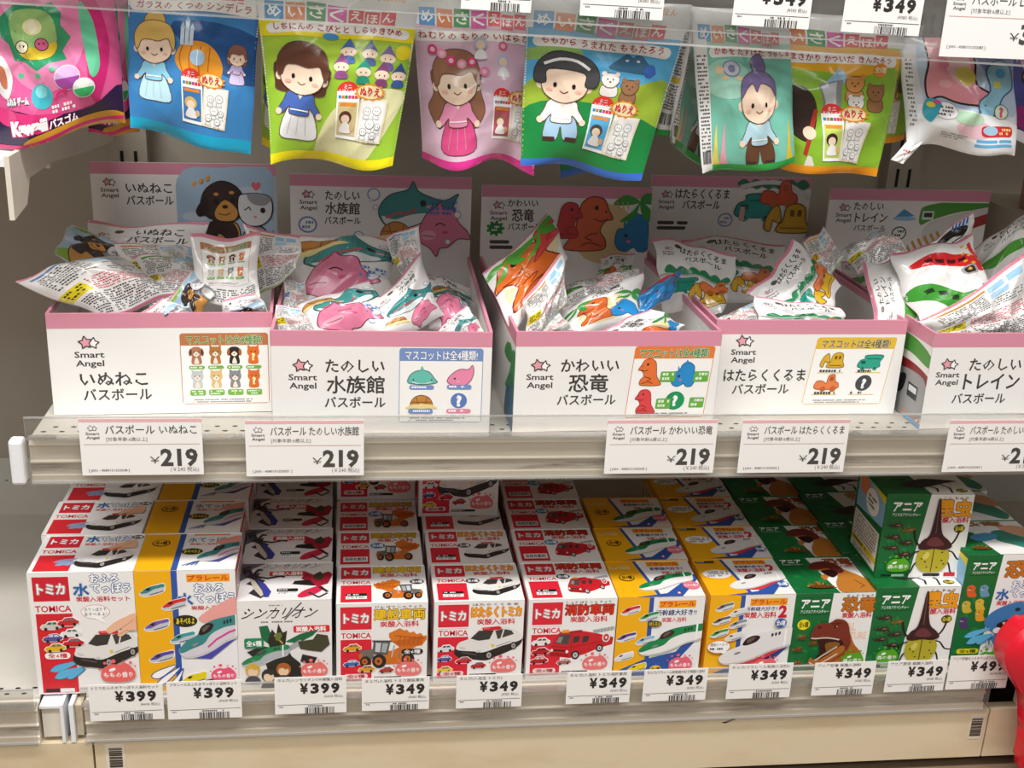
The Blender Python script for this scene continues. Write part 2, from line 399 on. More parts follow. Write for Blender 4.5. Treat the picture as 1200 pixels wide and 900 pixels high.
# ------------------------------------------------------------------ top label strip of the shelf above
tr_ = empty('label_strip', (0, 0, 0), rot=(0, .024, 0)); tag(tr_, 'clear acrylic label strip across the top edge holding the upper price cards', 'label holder')
ZT = .6655
MB().box(-.10, 1.25, -.0075, -.0063, ZT, ZT+.075).build('front_sheet', M_ACRYL, tr_)
MB().box(-.10, 1.25, -.0078, -.0060, ZT-.0008, ZT+.0008).build('bottom_edge', M_ACEDGE, tr_)
MB().box(-.10, 1.25, -.0078, -.0045, ZT+.0105, ZT+.0118).build('fold_edge', M_ACEDGE, tr_)
MB().box(-.10, 1.25, -.006, -.0045, ZT+.0105, ZT+.15).build('rear_sheet', M_ACRYL, tr_)
# hook bar far above the frame, carrying the pegs for the pouches
hb = ts = empty('upper_shelf', (0, 0, 0)); tag(ts, 'unseen shelf added just above the frame to shade the pouches and carton headers', 'shelf')
MB().box(-.03, 1.25, .0, .39, .778, .80).build('deck', M_DECK, ts)  # out-of-view deck, added to block the overhead light from the back
MB().box(-.03, 1.25, -.004, .0, .765, .805).build('price_rail', M_CREAM, ts)
MB().box(-.10, 1.25, .30, .325, .738, .778).build('hook_bar', M_STEEL, ts)
# ------------------------------------------------------------------ neighbouring shelves seen at the two upper corners
nl = empty('side_shelf', (0, 0, 0)); tag(nl, 'white shelf with a stepped bracket receding at the upper left corner', 'shelf')
p0 = at(0, 190, .0); XL = at(52, 163, .10).x
MB().box(-.9, XL-.002, -.02, .39, at(30, 175, .03).z-.006, at(30, 175, .03).z).build('deck', M_WHITE, nl)
za = at(30, 172, .03).z
MB().prism([(-.02, za), (-.02, za-.05), (.02, za-.045), (.035, za-.026), (.10, za-.026), (.102, za-.03), (.108, za-.03), (.11, za-.026), (.39, za-.05), (.39, za)], 'x', XL-.002, XL+.002).build('side_bracket', M_STEEL, nl)
nr = empty('side_shelf', (0, 0, 0)); tag(nr, 'shaded shelf with deep side beam receding at the upper right corner', 'shelf')
XR = .985;  pa = at(1200, 252, .03); dR = _f + RGT*((1150-600)/FPX) - UP*((231-450)/FPX); q = CAM + dR*((XR-CAM.x)/dR.x); ZR = q.z
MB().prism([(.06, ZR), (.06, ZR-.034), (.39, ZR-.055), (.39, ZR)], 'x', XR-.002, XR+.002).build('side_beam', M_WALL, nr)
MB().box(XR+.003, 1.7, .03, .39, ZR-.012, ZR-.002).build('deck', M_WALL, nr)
MB().box(XR+.02, XR+.2, .12, .3, ZR-.0018, ZR+.045, .002).build('resting_box', mat('dusky_pink_card', '#b98b80', .6), None)
tag(bpy.data.objects['resting_box'], 'dusky pink box resting on the shaded side shelf at upper right', 'box')
# ------------------------------------------------------------------ red plastic piece at the right edge
rp = at(1200, 772, -.03)
def zy(px, py): p = at(px+8, py-3, -.03); return (p.x-rp.x, p.z-rp.z)
pts = smooth_pts([zy(*q) for q in ((1168, 752), (1163, 768), (1168, 786), (1182, 806), (1190, 822), (1191, 850), (1190, 875), (1187, 905), (1230, 905), (1232, 840), (1236, 780), (1232, 740), (1205, 727), (1185, 733))], 4)
b = MB(); b.prism(pts, 'y', -.012, .012); bmesh.ops.bevel(b.bm, geom=[e for e in b.bm.edges if abs(e.verts[0].co.y-e.verts[1].co.y) < 1e-6], offset=.004, segments=3, affect='EDGES')
b = b.build('red_plastic_post', M_RED, None, rp, smooth=True); tag(b, 'bright red plastic post with rounded top at the lower right edge', 'plastic post')
for k, (px, py) in enumerate(((1197, 842), (1199, 862), (1197, 880))):
    p = at(px+6, py, -.046); MB().box(-.002, .006, -.001, .001, -.004, .004, .0008).build('pale_slot', mat('pink_worn_plastic', '#f0a0a0', .5), b, p-rp)
kp = bpy.data.objects['kick_panel']
p_ = at(846, 847, -.0008); q_ = at(866, 841, -.0008)
MB().prism([(p_.x, p_.z), (q_.x, q_.z+.001), (q_.x-.001, q_.z-.0006), (p_.x+.004, p_.z-.0004)], 'y', -.0010, -.0004).build('black_scratch', M_HOLE, kp)
# ================================================================== price cards
def logo(a, x, y, s, dark='#4a4340', pink='#eda6b2'):
    """two interlocking star outlines over the two-line word mark; s = width in mm"""
    a.push(x, y, s/40)
    def star(cx, cy, r, rot, col, wd):
        P = [(cx+(r if i % 2 == 0 else r*.55)*cos(radians(rot+36*i)), cy+(r if i % 2 == 0 else r*.55)*sin(radians(rot+36*i))) for i in range(10)]
        a.poly(P, col); a.line(P, wd, dark, True)
    star(25.5, 9.5, 8, -80, '#ffffff', 1.5); star(16, 8.5, 9, -100, pink, 1.5)
    a.text('Smart', 1, 21, 8.5, dark, w=38, bold=.018); a.text('Angel', 2, 33, 8.5, dark, w=36, bold=.018)
    a.pop()
def fn_front(ox, oz, y0=0):
    return lambda x, y, h: (ox+x/1000, y0-h, oz-y/1000)
def price_card(i, x, z, w_, h_, art, label, group, y=-.0090, tilt=0):
    o = MB().box(0, w_, -.0003, .0003, 0, h_).build('price_card', M_TAG, None, (x, y, z), (0, tilt, 0))
    tag(o, label, 'price tag', group)
    me = print_mesh('printed_price', [(art, fn_front(0, h_, -.0003), None)], M_PAPER, eps=7e-5, lift=1.5e-4)
    link('printed_price', me, o); return o
def big_card(title, jan, w_=103, h_=51.5, price='219', sub='(￥240 税込)'):
    a = Art(w_, h_)
    a.rect(0, 0, w_, 3, '#edb9bd')
    logo(a, 5, 6, 12, '#5a5250', '#ffffff')
    a.text(title, 21.5, 6.2, 8, '#4c4845', w=w_-21.5-4.5, bold=.012)
    a.text('[対象年齢:6歳以上]', 22, 17, 3.6, '#77716d', w=34, bold=0)
    a.rect(3, 23.3, w_-2.5, 23.9, '#d8b0a8')
    a.text('￥', w_-45, 34.5, 7.5, '#4a4745', w=8.5, bold=.01)
    a.text(price, w_-36, 28, 15.5, '#4a4745', w=31.5, bold=.038)
    a.text(sub, w_-4, 45, 4.3, '#8b8581', w=24, bold=0, align='r')
    a.text('[ JAN - '+jan+' ]', 5.5, 46.6, 2.2, '#6b6662', w=34, bold=.01)
    return a
BIG = [(97, 241, 491, 557, 'バスポール いぬねこ', '4580131232038', 'dog and cat'), (289, 428, 490, 558, 'バスポール たのしい水族館', '4580131232021', 'aquarium'),
       (707.5, 833, 489.5, 555, 'バスポール かわいい恐竜', '4580131232045', 'dinosaur'), (863.5, 986.5, 489.5, 554, 'バスポール はたらくくるま', '4580131232052', 'work vehicle'), (1103, 1225, 489, 553, 'バスポール たのしいトレイン', '4580131232069', 'train')]
for i, (x0, x1, y0, y1, t, jan, nm) in enumerate(BIG):
    p = at(x0, y1, -.0088); W = .1022
    price_card(i, p.x, p.z, W, .0525, big_card(t, jan, W*1000, 52.5), 'large white 219 yen card below the %s carton' % nm, 'large price cards on the upper shelf rail')
def small_card(title, price, sub, w_, h_, seed, ts=1.0, faint=False):
    a = Art(w_, h_)
    a.text(title, w_*.045, 1.6, 3.3, '#3f3b39' if not faint else '#77736f', w=w_*.9*ts, bold=.005)
    a.text('¥', w_*.35, 7.5, 10.3, '#2b2624', w=8, bold=.05)
    for k, c in enumerate(price): a.text(c, w_*.35+10+k*9.6, 7.5, 10.3, '#2b2624', w=8, bold=.05)
    a.text('(¥'+sub+' 税込)', w_*.95, 20.4, 3, '#6c6865', w=w_*.26, bold=0, align='r')
    a.line([(w_*.03, h_*.755), (w_*.98, h_*.74)], .45, '#2b2624')
    a.tiny(w_*.06, h_*.79, w_*.16, 1, 2, '#777', 1.2)
    a.tiny(w_*.46, h_*.775, w_*.8, 1, 2, '#555', 1.5, seed)
    a.barcode(w_*.42, h_*.83, w_*.84, h_, '#2b2624', seed)
    return a
SMALL = [(106.5, 193, 803, 845, 'トミカおふろ水でっぽう入浴料セット', '399', '438', 1, 'police car water pistol'), (197.5, 284, 799, 843, 'プラレールおふろ水でっぽう入浴料セット', '399', '438', 1, 'train water pistol'),
 (322.5, 406, 794, 837, 'タルガ)シンカリオンCW炭酸入浴料', '399', '438', 1, 'dark robot train'), (424, 502.5, 795, 833, 'タルガ)入浴料 トミカ建設車両', '349', '383', .97, 'wheel loader'),
 (534, 610.5, 792, 830, 'タルガ)入浴玉 トミカ2', '349', '383', .72, 'police car'), (662.5, 737, 788, 825, 'タルガ)入浴料 トミカ消防車両', '349', '383', .98, 'fire engine'),
 (752, 826, 785, 822, 'タルガ)プラレール新幹線大好き炭酸入浴料', '349', '383', 1, 'green bullet train'), (850, 924.5, 779, 819, 'タルガ)プラレール炭酸入浴料2', '349', '383', 1, 'white bullet train'),
 (950, 1021, 777, 815, 'アニア恐竜 炭酸入浴料', '349', '383', .78, 'dinosaur'), (1035, 1104.5, 775, 811, 'アニア昆虫 炭酸入浴料', '349', '383', .78, 'beetle'), (1107, 1178, 769, 808, 'アニア恐竜おふろ水でっぽう入浴料セット', '499', '548', 1, 'dinosaur water pistol')]
for i, (x0, x1, y0, y1, t, pr, sb, ts, nm) in enumerate(SMALL):
    a_, b_ = at(x0, y1, -.0088), at(x1, y1-2.5, -.0088); top = at(x0, y0, -.0088)
    W = b_.x-a_.x; H = top.z-a_.z
    price_card(i, a_.x, a_.z, W, H, small_card(t, pr, sb, W*1000, H*1000, i+5, ts, i == 7), 'small white %s yen card below the %s boxes' % (pr, nm), 'small price cards on the lower shelf rail')
# price cards of the strip above, cut by the top edge of the frame
TOPC = [(540, 622, 10, 'leftmost, only its barcode foot in view', '649'), (679, 776, 18, 'second from the left, its sub-price in view', '649'), (857, 947, 29, 'third from the left, above the purple haired pouch', '349'), (985, 1076, 37, 'fourth from the left, above the axe pouch', '349')]
for i, (x0, x1, y1, nm, pr) in enumerate(TOPC):
    a_, b_ = at(x0, y1, -.0088), at(x1, y1+5, -.0088); W = b_.x-a_.x; H = .036
    price_card(i, a_.x, a_.z, W, H, small_card('バスボール', pr, '383', W*1000, H*1000, i+25), 'small price card in the top strip, '+nm, 'small price cards in the top label strip', tilt=.022)
a_ = at(1100, 66, -.0092)
price_card(9, a_.x, a_.z, .104, .056, big_card('バスポール LEDで光る', '4580131232083', 104, 56, '349', '(￥383 税込)'), 'large white 349 yen price card in the top right corner', 'large price card in the top label strip', y=-.0092)
# ================================================================== little printed pictures (unit: about 100 wide)
K = '#211d1c'
def police(a, hand=False):           # white over black patrol car, nose to the lower left, box 100 x 62
    a.blob([(2, 40), (1, 48), (10, 55), (30, 58), (48, 60), (62, 54), (84, 44), (98, 34), (98, 22), (60, 34), (40, 44), (14, 36)], '#2a2522')
    a.blob([(3, 38), (8, 28), (22, 22), (34, 8), (44, 4), (70, 3), (84, 6), (96, 14), (99, 26), (70, 36), (44, 46), (30, 44), (10, 42)], '#e9e7e4')
    a.poly([(24, 22), (36, 9), (58, 9), (52, 24), (36, 26)], '#3b3836'); a.poly([(60, 10), (72, 7), (84, 10), (88, 16), (64, 24)], '#45413f')
    a.poly([(72, 7), (74, 7), (70, 23), (68, 23)], '#e9e7e4')
    a.poly([(40, 4), (66, 2), (70, 6), (66, 8), (42, 9)], '#d8202c'); a.poly([(42, 3.5), (52, 2.6), (52, 6), (43, 6.5)], '#f06a6a')
    for x, y, r in ((52, 51, 7.5), (88, 36, 6.5)): a.ell(x, y, r*.8, r, '#1b1817'); a.ell(x, y, r*.5, r*.66, '#a9a7a5'); a.ell(x, y, r*.16, r*.2, '#4a4644')
    a.ell(12, 38, 5, 2, '#cfd2d4', 18); a.ell(36, 44, 4, 2, '#cfd2d4', -10); a.line([(12, 45), (34, 50)], 1.2, '#6b6663'); a.line([(62, 36), (84, 28)], 1, '#8b8784')
    a.poly([(54, 33), (58, 32), (60, 36), (56, 38)], '#e9c53a')
def hand(a):
    a.push(26, -8, .72)
    a.blob([(36, 14), (52, 0), (76, -12), (100, -18), (104, 14), (84, 16), (66, 28), (58, 24), (68, 12), (52, 18), (42, 22)], '#f2bd9c'); a.line([(64, 12), (78, 4), (92, -6)], .9, '#c9805c'); a.line([(60, 24), (80, 14)], .9, '#c9805c'); a.pop()
def loader(a, flip=False):           # orange wheel loader with raised bucket, box 100 x 66
    if flip: a.push(100, 0, -1, 1)
    a.poly([(44, 8), (60, 0), (66, 4), (70, 3), (74, 8), (80, 6), (84, 11), (90, 9), (94, 14), (99, 13), (99, 20), (92, 30), (62, 34), (48, 22), (44, 14)], '#dd7a26')
    a.poly([(48, 22), (94, 14), (92, 28), (62, 33)], '#c76518'); a.line([(52, 12), (96, 18)], 1, '#a84f10')
    for k in range(5): a.line([(58+7*k, 26), (61+7*k, 14)], .8, '#a84f10')
    a.poly([(62, 30), (84, 31), (70, 40), (58, 46), (44, 40)], '#d9731f'); a.poly([(36, 38), (62, 36), (66, 60), (40, 60)], '#d87420'); a.line([(52, 28), (48, 48)], 2.2, '#b9b5b0'); a.line([(60, 34), (60, 50)], 1.6, '#7d7a76')
    a.poly([(22, 20), (46, 22), (42, 44), (20, 42)], '#5b5a58'); a.poly([(25, 23), (33, 23.5), (31, 39), (24, 38)], '#c9d0d2'); a.poly([(35, 24), (43, 24.5), (40, 40), (33, 39)], '#aab1b3'); a.line([(20, 20), (48, 21)], 2.4, '#4c4a48')
    a.poly([(2, 36), (22, 33), (22, 50), (4, 50)], '#726c66'); a.poly([(0, 42), (6, 40), (6, 50), (1, 50)], '#c96a20')
    for x, y, r in ((10, 54, 9), (30, 54, 12), (72, 52, 11)): a.ell(x, y, r*.86, r, '#2a2624'); a.ell(x-1, y, r*.46, r*.55, '#c66c28'); a.ell(x-1, y, r*.2, r*.24, '#713a14')
    if flip: a.pop()
def fire_engine(a, c='#cf1f2b'):     # red fire engine nose left, box 100 x 56
    a.poly([(2, 44), (5, 30), (14, 12), (18, 9), (50, 8), (70, 12), (98, 20), (97, 32), (78, 38), (56, 48), (34, 54), (6, 50)], c)
    a.poly([(10, 28), (17, 13), (34, 14), (30, 31)], '#4d4546'); a.poly([(12, 26), (16, 17), (22, 17), (19, 28)], '#8e8788')
    for x in (38, 52): a.poly([(x, 17), (x+9, 16), (x+8, 26), (x-1, 29)], '#3f3536')
    a.line([(35, 14), (35, 50)], .9, '#8a121b'); a.line([(5, 33), (32, 36), (96, 24)], 1, '#a3141e')
    a.poly([(20, 6), (30, 5), (31, 10), (20, 11)], '#f0a52c'); a.poly([(32, 8), (50, 6), (50, 10), (32, 12)], '#b61622')
    a.poly([(66, 7), (98, 1), (99, 7), (68, 13)], '#b9babd')
    for k in range(6): a.line([(69+5*k, 12-.8*k), (70+5*k, 7-.9*k)], .8, '#6c6d70')
    a.ell(87, 20, 6, 8, '#e9e4e2'); a.ell(87, 20, 4.2, 6, c); a.ell(87, 20, 1.8, 2.6, '#e9e4e2')
    a.poly([(3, 43), (32, 47), (32, 52), (4, 49)], '#a5151f'); a.poly([(8, 38), (26, 40), (26, 43), (8, 41)], '#3a2a2a'); a.ell(6, 40, 2, 2.6, '#f0ece8'); a.ell(29, 43, 2.2, 2.6, '#f0ece8')
    for x, y, r in ((42, 49, 7.5), (78, 38, 6.5)): a.ell(x, y, r*.82, r, '#201c1c'); a.ell(x, y, r*.5, r*.62, '#c9c9ca'); a.ell(x, y, r*.18, r*.2, '#55504f')
def train(a, roof, body='#f4f3f2', band=None, win='#3a2420', under=None):      # bullet train, long nose to the lower left, box 100 x 56
    if under: a.poly([(14, 52), (50, 54), (104, 20), (104, 4), (60, 34)], under)
    a.blob([(0, 44), (2, 38), (14, 29), (30, 22), (40, 10), (56, 3), (78, -1), (104, -4), (104, 22), (76, 32), (52, 44), (30, 51), (8, 52)], '#cfcdcb')
    a.blob([(0, 44), (2, 38), (14, 29), (30, 22), (40, 10), (56, 3), (78, -1), (104, -4), (104, 19), (76, 29), (52, 41), (30, 48), (8, 50)], body)
    a.blob([(0, 43), (3, 37), (14, 28.5), (30, 21.5), (40, 9.5), (56, 2.5), (78, -1.5), (104, -4.5), (104, 7), (74, 12), (52, 21), (40, 33), (20, 40), (5, 45)], roof)
    if band: a.line([(46, 38), (60, 28), (80, 19), (104, 12)], 2.4, band)
    a.blob([(32, 20), (37, 11), (47, 6.5), (56, 8), (53, 15), (44, 20), (36, 22)], win); a.blob([(38, 14), (44, 9.5), (50, 9), (46, 14), (40, 18)], '#6a5850')
    for k in range(3): a.poly([(72+5*k, 4-1.2*k), (75+5*k, 3.2-1.2*k), (75+5*k, 8-1.2*k), (72+5*k, 9-1.2*k)], '#27302e')
    a.poly([(91, -4), (94, -4.5), (94, 24), (91, 25)], '#ffffff')
    a.ell(26, 34, 5, 1.8, '#8d8f8f', -20)
def minitrain(a, x, y, s, c, c2='#dfe3e6', flip=False):
    a.push(x, y, -s if flip else s, s); a.blob([(0, 7), (3, 4), (7, 1), (14, -1), (20, -2), (20, 5), (14, 8), (5, 10), (1, 9)], '#ffffff'); a.blob([(.6, 7), (3, 4.3), (7, 1.4), (14, -.5), (19.4, -1.5), (19.4, 4.5), (14, 7.4), (5, 9.2), (1.2, 8.6)], c2)
    a.blob([(.8, 6.6), (3, 4.2), (7, 1.2), (14, -.6), (19.4, -1.5), (19.4, 1), (12, 3), (6, 6.4)], c); a.poly([(4.6, 4), (7, 2), (9.4, 2), (7.6, 4.2)], K); a.line([(8, 8.2), (19, 4.8)], .7, '#5a5a78'); a.pop()
def minicar(a, x, y, s, c, c2='#6f7476'):
    a.push(x, y, s); a.poly([(0, 6), (2, 3), (5, 2.6), (7, 0), (14, -.6), (17, 2), (19, 3), (19, 6), (12, 8.6), (2, 8.4)], '#ffffff'); a.poly([(.6, 6), (2.4, 3.4), (5.2, 3), (7.4, .5), (13.8, 0), (16.4, 2.4), (18.4, 3.4), (18.4, 5.6), (12, 8), (2.2, 7.8)], c)
    a.poly([(6, 3), (7.8, 1), (10.5, .9), (10, 3)], c2); a.poly([(11, 3), (11.4, .9), (13.6, .8), (15.4, 2.6)], c2); a.ell(5, 7.6, 1.4, 1.6, K); a.ell(14.6, 6.6, 1.3, 1.5, K); a.pop()
def scent(a, x, y, s, col, txt='ももの香り', dk=None):
    a.push(x, y, s)
    for bx, by, r in ((-9, -9, 1.2), (-3, -10.5, 1.8), (4, -10, .9), (9, -9, 1.1), (12, -6, .7), (-13, -4, .8)): a.ell(bx, by, r, r, col, n=10)
    a.blob([(-12, 2), (-11, -4), (-5, -8), (1, -7.5), (5, -9), (9, -6), (12, -1), (11, 4), (6, 6.5), (-4, 6.8), (-10, 5.5)], col); a.ell(-4, -3.5, 2.6, 1.3, '#ffffff' if dk is None else dk, -20, 10)
    a.text(txt, -10.3, -1.2, 4.2, '#ffffff', w=20.5, bold=.03); a.pop()
def pill(a, x0, y0, x1, y1, bg, fg, t='全6種', bold=.03): a.rect(x0, y0, x1, y1, bg, (y1-y0)/2); a.text(t, (x0+x1)/2, y0+(y1-y0)*.18, (y1-y0)*.64, fg, w=(x1-x0)*.74, bold=bold, align='c')
def oval(a, cx, cy, rx, ry, bg, fg, t='全6種'): a.ell(cx, cy, rx, ry, bg); a.text(t, cx, cy-ry*.5, ry, fg, w=rx*1.5, bold=.03, align='c')
def dino_head(a, c='#7c2d1e', c2='#b5692a', mouth='#3c0f12'):        # tyrannosaur facing left, box 100 x 92
    a.blob([(48, 30), (60, 10), (68, 24), (78, 44), (92, 60), (100, 80), (98, 100), (30, 100), (26, 92), (36, 76), (42, 60)], c2)
    a.blob([(2, 20), (6, 10), (14, 4), (30, 4), (40, -2), (54, 0), (62, 8), (66, 22), (70, 40), (62, 54), (52, 46), (40, 36), (20, 32), (6, 34), (0, 28)], c)
    a.blob([(14, 36), (34, 32), (52, 34), (58, 44), (48, 56), (34, 68), (18, 76), (12, 70), (20, 56), (18, 46)], mouth); a.blob([(28, 40), (46, 38), (52, 44), (36, 56), (30, 52)], '#8a5a20')
    a.line(smooth_pts([(2, 30), (10, 31), (22, 30), (36, 31), (50, 34)], 3, False), 2.4, '#cfc3b8'); a.line(smooth_pts([(4, 68), (12, 70), (24, 62), (36, 54), (48, 46)], 3, False), 3, '#cbbcae')
    a.blob([(2, 70), (6, 64), (14, 70), (28, 64), (44, 52), (56, 44), (62, 52), (50, 64), (30, 76), (14, 82), (4, 78)], c2); a.line(smooth_pts([(4, 72), (14, 78), (30, 71), (50, 58)], 3, False), 2, '#e3d6c9')
    a.ell(14, 12, 3.4, 2.2, '#3a1512'); a.ell(42, 11, 4, 2.6, '#2b0f0e'); a.ell(43, 11, 1.6, 1.2, '#f0a030'); a.line([(34, 6), (50, 5)], 2, '#4d1a14')
    for p in ((60, 70, 66, 90), (74, 62, 82, 86), (50, 78, 52, 96)): a.line([(p[0], p[1]), (p[2], p[3])], 1.4, '#7a4518')
def beetle(a):                        # rhinoceros-horned beetle seen from above, box 60 x 130
    for s in (-1, 1):
        a.push(33, 0, s, 1); L = smooth_pts
        a.line(L([(12, 82), (22, 78), (27, 66), (29, 54)], 3, False), 2.6, '#241716'); a.line(L([(12, 90), (24, 92), (32, 104), (40, 106)], 3, False), 2.2, '#241716'); a.line(L([(14, 106), (22, 112), (26, 126), (31, 130)], 3, False), 2.2, '#241716'); a.pop()
    a.blob([(16, 88), (33, 84), (50, 88), (54, 104), (48, 122), (33, 127), (18, 122), (12, 104)], '#b8ac2c'); a.line([(33, 85), (33, 126)], 1.2, '#4c420e')
    for x, y in ((22, 94), (24, 108), (44, 92), (45, 106), (40, 118), (27, 117), (19, 103), (48, 112)): a.ell(x, y, 1.3, 1.2, K, n=8)
    a.ell(24, 98, 4, 7, '#d6cd62', 15, 12)
    a.blob([(12, 84), (16, 72), (24, 62), (27, 30), (28, 6), (30, 1), (32, 8), (35, 34), (40, 60), (50, 72), (55, 82), (46, 88), (33, 86), (20, 88)], '#3b1a1e'); a.blob([(22, 78), (26, 68), (34, 66), (42, 74), (44, 80), (33, 82)], '#6b3336'); a.line([(29.5, 6), (31.5, 60)], 1, '#6f5552')
def minibug(a, x, y, s, c='#3a1d1c'):
    a.push(x, y, s)
    for k in (-4, 0, 4): a.line([(k-2.4, -3.2), (k, 0), (k+1.6, 3.4)], .7, c)
    a.ell(0, 0, 5.2, 1.7, c, -8, 12); a.ell(-5.6, .6, 2, 1.2, c, n=8); a.line([(-7, 0), (-9.6, -1.6)], .7, c); a.ell(1, -.4, 2.4, .6, '#a56a64', -8, 8); a.pop()
def splash(a, x, y, s, c='#5fb8e2', out='#2a67a8'):
    a.push(x, y, s)
    for dx, dy, L, r in ((0, 0, 20, 2.6), (3, 6, 19, 3.2), (12, 7, 12, 2.2)):
        q = [(dx, dy), (dx+L*.3, dy-r*1.6), (dx+L*1.15, dy-7), (dx+L*.35, dy+r*.7), (dx, dy+r*.8)]; a.blob(q, out); a.blob([(u_*.94+.5, v_*.94) for u_, v_ in q], c)
    a.pop()
def spiky(a, x, y, s, c='#9a5a22', seed=1):
    rr = random.Random(seed); a.push(x, y, s)
    for k in range(16): t = pi*k/15; a.line([(0, 3), (cos(t)*rr.uniform(6, 11), 3-sin(t)*rr.uniform(4, 8))], .8, rr.choice((c, '#c48a3a', '#5d3514')))
    a.ell(0, 3, 9, 2.2, '#6b3d18', n=12); a.pop()
def critter(a, x, y, s, c, kind='dog', dark='#4a2c20', face=None):
    """seated cartoon pet, about 22 x 30 centred on x, feet at y"""
    a.push(x, y, s); a.blob([(-7, 0), (-8, -8), (-5, -15), (5, -15), (8, -8), (7, 0)], c); a.blob([(-10, -20), (-7, -28), (0, -30), (7, -28), (10, -20), (6, -13), (-6, -13)], c)
    if kind == 'dog': a.blob([(-9, -27), (-12, -20), (-10, -14), (-7, -20)], dark); a.blob([(9, -27), (12, -20), (10, -14), (7, -20)], dark)
    else: a.poly([(-9, -25), (-9, -33), (-3, -29)], c); a.poly([(9, -25), (9, -33), (3, -29)], c)
    if face: a.blob([(-5, -17), (0, -22), (5, -17), (0, -13)], face); a.blob([(-4, -2), (0, -12), (4, -2), (0, 0)], face)
    a.ell(-3.5, -21, 1, 1.2, K, n=8); a.ell(3.5, -21, 1, 1.2, K, n=8); a.ell(0, -17.6, 1.2, .8, K, n=8); a.pop()
# ================================================================== small boxed bath goods
RED = '#d51f33'; CR = '#f3f2f1'
SUB = '炭酸入浴料'
def red_left(a, H, logo_y, blk, tomy, blk2):
    a.rect(4, logo_y[0], 33.5, logo_y[1], RED); a.rect(5, logo_y[0]+.8, 32.7, logo_y[1]-.8, '#e0263a')
    h = (logo_y[1]-logo_y[0])*.42; yc = (logo_y[0]+logo_y[1])/2-h/2
    a.text('トミカ', 18.8, yc, h, '#ffffff', w=23, bold=.05, out='#3a1a1c', ow=.05, out2='#ffffff', align='c')
    a.text('TOMICA', 4.6, tomy[0], tomy[1], RED, w=28.5, bold=.02); a.line([(4.5, tomy[0]-1.6), (33, tomy[0]-1.6)], .35, '#e79aa2')
    a.rect(4, blk2[0], 33.5, blk2[1], '#dc2337')
def tomica_front(title, tc, oc, sub, pic, minis, ruby=True):
    a = Art(87, 88.5); a.rect(0, 0, 87, 88.5, CR)
    red_left(a, 88, (3, 27.5), None, (31, 6), (38.5, 84.5))
    if ruby: a.text(ruby, 37, 2.2, 2.6, K, w=44, bold=.02)
    a.text(title, 36, 6.3, 11, tc, w=48, bold=.05, out=oc, ow=.07)
    a.text(sub, 41.5, 19.5, 6, RED, w=37, bold=.035)
    pic(a)
    for m in minis: minicar(a, *m)
    scent(a, 69, 72.5, 1.05, '#ee7a7a'); pill(a, 7, 76.5, 30, 82, '#f3d6d6', '#b03a44'); 
    a.rect(36, 80.5, 62, 83.2, K); a.tiny(37, 81.2, 61, 1, 2, '#eee', 1.3)
    return a
def tomica_top(title, tc, oc, pic, front=True, badge='#211d1c'):
    a = Art(87, 74.5); a.rect(0, 0, 87, 74.5, CR)
    red_left(a, 75, (2.5, 26), None, (30.5, 6), (39, 71.5))
    a.text(title, 35.5, 3.5, 11.5, tc, w=47, bold=.05, out=oc, ow=.07); a.text(SUB, 42, 17, 6.5, RED, w=37, bold=.035)
    pic(a)
    if front: a.rect(9, 55, 29, 60, K, 1); a.rect(9, 60, 29, 65.5, '#fff'); a.tiny(10.5, 56.3, 28, 1, 3, '#eee', 2, 4); a.tiny(10, 61, 28, 2, 2.2, '#555', 1.3, 6)
    else: a.rect(7, 56, 31.5, 66.5, '#fff'); a.text('浴用化粧料', 8.5, 57.8, 6.8, '#2c2522', w=21.5, bold=.02)
    return a
def pic(f, x, y, s, sy=None, rot=0):
    def g(a): a.push(x, y, s, sy or s, rot); f(a); a.pop()
    return g
def also(*fs):
    def g(a):
        for f in fs: f(a)
    return g
def badge(x, y, rx, ry, bg='#211d1c'): return lambda a: oval(a, x, y, rx, ry, bg, '#fff')

def art_loader():
    f = tomica_front('建設車両', '#f3c62a', K, SUB, also(pic(loader, 21, 27, .66), lambda a: pill(a, 62, 50, 83, 56, K, '#fff')), [(6, 43, .95, '#e0a020'), (6, 61, .85, '#3a6ab8', '#dfe6ea'), (20, 67, .9, '#e0a020'), (40, 69, .8, '#c23a30')], 'けん せつ しゃ りょう')
    t = tomica_top('建設車両', '#f3c62a', K, also(pic(lambda a: loader(a, True), 35, 28, .48, .62), badge(78, 34, 7, 5)))
    t2 = tomica_top('建設車両', '#d9b426', K, also(pic(loader, 40, 20, .46, .72), badge(42, 33, 7.5, 6, '#2a86c8')), False)
    return f, t, t2
def art_police():
    f = tomica_front('はたらくトミカ', '#f6b21e', '#d8401e', SUB, also(pic(police, 20, 26, .66, .66)), [(3, 47, .9, '#dfe2e6', '#444'), (3, 59, .8, '#5a55a0', '#dfe6ea'), (21, 61, .9, '#d02a30'), (3, 71, .85, '#e8c42c'), (36, 67, .85, '#c03034')], 'はたらくくるま')
    t = tomica_top('はたらくトミカ', '#f6b21e', '#d8401e', also(pic(police, 38, 27, .48, .62), badge(40, 35, 7, 5)))
    return f, t, t
